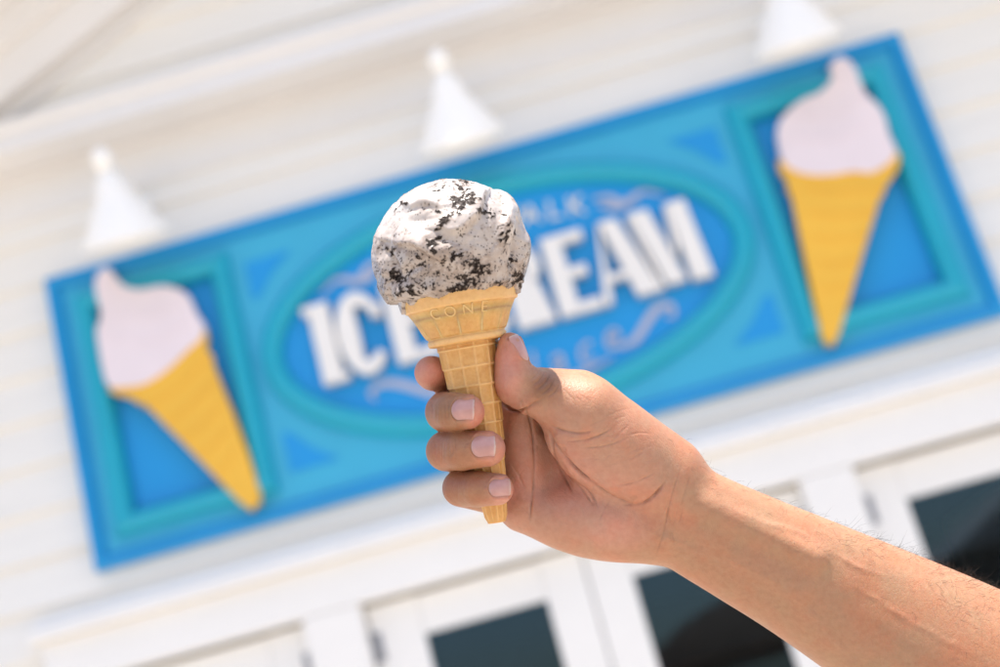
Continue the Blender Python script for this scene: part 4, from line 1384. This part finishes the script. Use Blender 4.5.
    lines(14, 570, 402, 14, 10, 38, 14, 18, 0.12)
    lines(10, 512, 375, 6, 16, 75, 18, 16, 0.12)
    for fy, fx in ((412, 436), (451, 440), (489, 458)):
        for k in range(6):
            x = fx + 3.2 * k + RNG.normal(0, 0.6)
            crease([(x, fy - RNG.uniform(7, 15)), (x + RNG.normal(0, 1.0), fy), (x + RNG.normal(0, 1.5), fy + RNG.uniform(7, 15))], RNG.uniform(0.12, 0.32), 1.2, 0, 4, -4, 40)
    veins = ([(704, 552), (742, 566), (786, 590), (830, 634), (852, 660)], [(724, 506), (764, 522), (806, 536), (856, 566), (900, 580)], [(850, 584), (896, 612), (944, 640), (990, 662)], [(640, 528), (672, 540), (706, 552)])
    for vn in veins:
        crease(vn, -0.42, 4.5)
    # skin folds between finger joints
    crease([(431, 400), (433, 412), (431, 424)], 0.25, 1.5, 0, 4, -3, 40)
    crease([(434, 438), (436, 450), (434, 462)], 0.25, 1.5, 0, 4, -3, 40)
    # ---- nails: a seat pressed into the finger and a curved plate on it
    NM = nail_material()
    nails = [  # centre px, z guess, axis towards the tip (px), half length mm, half width mm, view normal
        ((461.5, 409.8), (1.0, 0.02), 5.0, 4.7, (-0.22, 0.06, 1.0), 'middle', (8, 40)),
        ((482.5, 446.3), (1.0, 0.03), 5.2, 4.8, (-0.12, 0.12, 1.0), 'ring', (6, 40)),
        ((498.8, 488.3), (1.0, 0.06), 4.6, 3.9, (-0.08, 0.05, 1.0), 'little', (4, 40)),
        ((521.0, 348.0), (-0.30, 1.0), 6.0, 4.6, (0.95, 0.17, 0.27), 'thumb', (-12, 20)),
    ]
    plates = []
    for (cx, cy), axd, hl, hw, nv, nm, (z0, z1) in nails:
        nv = np.array(nv); nv /= np.linalg.norm(nv)
        # nearest skin vertex that faces the nail's side and lies near the pixel
        d = np.hypot(px[:, 0] - cx, px[:, 1] - cy)
        ok = (d < 3.0) & ((N @ nv) > 0.55) & (V[:, 2] > z0) & (V[:, 2] < z1)
        if not ok.any():
            ok = (d < 7) & ((N @ nv) > 0.3) & (V[:, 2] > z0) & (V[:, 2] < z1)
        c = V[ok].mean(0)
        ax = np.array((axd[0], axd[1], 0.0)); ax = ax - nv * (ax @ nv); ax /= np.linalg.norm(ax)
        sd = np.cross(nv, ax)
        r = V - c
        near = (np.abs(r @ ax) < hl * 2.2) & (np.abs(r @ sd) < hw * 1.8) & ((N @ nv) > 0.0) & (np.abs(r @ nv) < 7)
        Vn = V[near]; rn = Vn - c
        lu, lv, lh = rn @ ax, rn @ sd, rn @ nv
        # quadratic fit of the finger's back
        Am = np.stack([np.ones_like(lu), lu, lv, lu * lu, lu * lv, lv * lv], 1)
        wf = np.exp(-(lu / hl) ** 2 - (lv / hw) ** 2)
        co, *_ = np.linalg.lstsq(Am * wf[:, None], lh * wf, rcond=None)
        plates.append((c, ax, sd, nv, hl, hw, co, nm))
        # press the seat: rounded at the root, straight at the free edge
        def outline(u, v):
            root = 1 - np.clip((-u - hl * 0.25) / (hl * 0.75), 0, 1) ** 2
            return np.maximum(np.abs(v) / (hw * np.sqrt(np.maximum(root, 0.02))), np.abs(u) / hl)
        o = outline(lu, lv)
        seat = 0.55 * (1 - smoothstep(0.90, 1.04, o)) 
        wall_ = 0.35 * np.exp(-((o - 1.22) / 0.16) ** 2) * (lu < hl * 0.8)
        tmp = disp[near]; tmp = tmp - seat + wall_; disp[near] = tmp
    V = V + N * disp[:, None]
    Vp = V.copy(); V = relax(V, 0.2); V[pin] = Vp[pin]
    N = normals(V)
    # ---- colour of the skin, place by place
    tone = np.empty((len(V), 3)); tone[:] = (0.405, 0.203, 0.110)
    def blob(x, y, rx, ry, col, s=1.0, zmin=-80, zmax=80, nz=None, rot=0.0):
        nonlocal tone
        dx, dy = px[:, 0] - x, px[:, 1] - y
        c_, s_ = math.cos(rot), math.sin(rot)
        u, v = dx * c_ + dy * s_, -dx * s_ + dy * c_
        w = np.exp(-((u / rx) ** 2 + (v / ry) ** 2) ** 1.5) * s
        w = w * ((V[:, 2] > zmin) & (V[:, 2] < zmax))
        if nz is not None: w = w * smoothstep(nz[0], nz[1], N[:, 2])
        tone = tone * (1 - w[:, None]) + np.array(col) * w[:, None]
    PINK = (0.470, 0.232, 0.158); ROSE = (0.52, 0.225, 0.165); BROWN = (0.295, 0.124, 0.060); DEEP = (0.20, 0.105, 0.065)
    blob(585, 480, 95, 75, PINK, 0.95, nz=(-0.1, 0.3))
    blob(525, 460, 40, 80, PINK, 0.9, nz=(-0.2, 0.2))
    blob(560, 480, 30, 30, ROSE, 0.35, nz=(0, 0.4))
    blob(615, 532, 32, 18, (0.56, 0.280, 0.205), 0.6, nz=(0, 0.4))
    blob(606, 440, 40, 26, (0.45, 0.238, 0.140), 0.55, nz=(0, 0.4), rot=0.6)
    blob(430, 373, 26, 26, ROSE, 0.95, -30, 8)
    blob(508, 372, 16, 42, ROSE, 0.95, -20, 30)
    blob(545, 387, 24, 16, BROWN, 0.95, -30, 30, rot=-0.8)
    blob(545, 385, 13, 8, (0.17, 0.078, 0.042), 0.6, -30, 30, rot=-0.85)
    for y, xl, xt in ((412, 440, 478), (450, 446, 498), (489, 462, 508)):
        blob(xl, y, 32, 24, BROWN, 0.95, -30, 40)
        blob(xt, y, 15, 20, ROSE, 0.95, -5, 40)
    blob(450, 447, 16, 10, (0.36, 0.185, 0.10), 0.6, -5, 40)
    blob(468, 492, 14, 8, (0.38, 0.195, 0.10), 0.6, -5, 40)
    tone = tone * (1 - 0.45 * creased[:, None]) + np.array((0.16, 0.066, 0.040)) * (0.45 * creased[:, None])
    for vn in veins:
        for x, y in smooth_open(vn, 4):
            blob(x, y, 6, 5, (0.33, 0.19, 0.12), 0.16, nz=(0, 0.4))
    mott = fbm(V * 0.10 + 4, 3)
    tone = tone * (1 + np.stack([0.06 * mott, -0.05 * mott, -0.06 * mott], 1))
    SM = skin_material()
    me = bpy.data.meshes.new('person')
    me.vertices.add(len(V)); me.vertices.foreach_set('co', (V / 1000).astype(np.float32).ravel())
    me.loops.add(len(Qd) * 4); me.loops.foreach_set('vertex_index', Qd.astype(np.int32).ravel())
    me.polygons.add(len(Qd))
    me.polygons.foreach_set('loop_start', np.arange(len(Qd), dtype=np.int32) * 4)
    me.polygons.foreach_set('loop_total', np.full(len(Qd), 4, np.int32))
    me.update(calc_edges=True); me.validate()
    me.polygons.foreach_set('use_smooth', [True] * len(me.polygons))
    me.materials.append(SM)
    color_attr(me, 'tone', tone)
    person = link(bpy.data.objects.new('person', me))
    person.matrix_world = HELD
    tag(person, 'bare forearm and hand reaching in from the lower right, gripping the wafer cone', 'person')
    # ---- nail plates
    for c, ax, sd, nv, hl, hw, co, nm in plates:
        nu, nw = 18, 15
        vs_, tipv = [], []
        for i in range(nu):
            u = -hl + 2 * hl * i / (nu - 1)
            root = math.sqrt(max(0.02, 1 - max(0, (-u - hl * 0.25) / (hl * 0.75)) ** 2))
            for j in range(nw):
                q = -1 + 2 * j / (nw - 1)
                tipr = math.sqrt(max(0.5, 1 - 0.35 * max(0, (u / hl - 0.55) / 0.45) ** 2.5))
                v_ = q * hw * 1.0 * root * tipr
                uu = u + (0.5 * (1 - q * q) - 0.3) * max(0, u / hl) ** 6
                h_ = co @ np.array((1, uu, v_, uu * uu, uu * v_, v_ * v_)) - 0.10 - 0.38 * q ** 4 - 0.25 * max(0, -u / hl) ** 5 + 0.12 * max(0, u / hl) ** 4
                vs_.append((c + ax * uu + sd * v_ + nv * h_) / 1000)
                tipv.append(float(smoothstep(0.86, 0.95, np.array(u / hl))) * 0.85 + 0.22 * float(smoothstep(-0.72, -0.95, np.array(u / hl - 0.15 * q * q))))
        top_n = len(vs_)
        for k in range(top_n):
            vs_.append(np.array(vs_[k]) - nv * 0.00035)
        tipv = tipv + tipv
        f = []
        for i in range(nu - 1):
            for j in range(nw - 1):
                a = i * nw + j
                f.append((a, a + 1, a + nw + 1, a + nw))
                f.append((top_n + a, top_n + a + nw, top_n + a + nw + 1, top_n + a + 1))
        rim = [j for j in range(nw)] + [i * nw + nw - 1 for i in range(1, nu)] + [(nu - 1) * nw + j for j in range(nw - 2, -1, -1)] + [i * nw for i in range(nu - 2, 0, -1)]
        for k in range(len(rim)):
            a, b = rim[k], rim[(k + 1) % len(rim)]
            f.append((a, b, top_n + b, top_n + a))
        o = fix_normals(mesh_obj('fingernail', vs_, f, NM, person, True))
        float_attr(o.data, 'tip', tipv)
        o['label'] = 'pale trimmed nail of the %s' % (nm if nm == 'thumb' else nm + ' finger')
    # ---- hair on the upper side of the forearm
    M_HAIR = bpy.data.materials.new('arm_hair'); M_HAIR.use_nodes = True
    hb = M_HAIR.node_tree.nodes['Principled BSDF']
    hn = noise(M_HAIR.node_tree, tex_coord(M_HAIR.node_tree), 300.0, 2.0)
    lnk(M_HAIR.node_tree, ramp(M_HAIR.node_tree, hn, [(0.3, (0.018, 0.011, 0.008)), (0.7, (0.07, 0.042, 0.026))]), hb.inputs['Base Color'])
    hb.inputs['Roughness'].default_value = 0.4
    axd = (P(945, 655, 0) - P(688, 519, -12)); axd /= np.linalg.norm(axd)
    acr = np.array((-axd[1], axd[0], 0)); acr /= np.linalg.norm(acr)
    along = (px[:, 0] - 690) / 320.0
    upness = N @ acr
    w = smoothstep(0.02, 0.9, along) * (0.10 + smoothstep(0.25, 0.95, upness) * (0.8 + 0.6 * (N[:, 2] < 0.25))) * (upness > 0.10) * (px[:, 0] < 1250)
    w = w + 0.10 * smoothstep(-0.1, 0.2, along) * (upness > 0.55)
    w = np.clip(w, 0, None); w /= w.sum()
    ids = RNG.choice(len(V), 2600, p=w)
    hv, hf = [], []
    for i in ids:
        n0 = N[i]; p0 = V[i]
        dr = n0 * RNG.uniform(0.35, 0.9) + axd * RNG.uniform(0.2, 1.0) + RNG.normal(0, 0.35, 3)
        dr /= np.linalg.norm(dr)
        Lh = RNG.uniform(3.0, 9.0) * (0.55 + 0.5 * np.clip(along[i], 0, 1.2))
        bend = RNG.normal(0, 0.55, 3) - n0 * RNG.uniform(0.15, 0.7)
        pts = [p0 - n0 * 0.2]
        for k in range(1, 6):
            t = k / 5
            pts.append(p0 + (dr * t + bend * t * t * 0.6) * Lh)
        rr = [0.040, 0.040, 0.036, 0.030, 0.022, 0.008]
        v, f = tube_data(pts, rr, 3)
        b0 = len(hv)
        hv += [q / 1000 for q in v]; hf += [tuple(b0 + a for a in q) for q in f[:-2]]
    hair = mesh_obj('arm_hair', hv, hf, M_HAIR, person)
    hair['kind'] = 'stuff'
    return person
build_person()
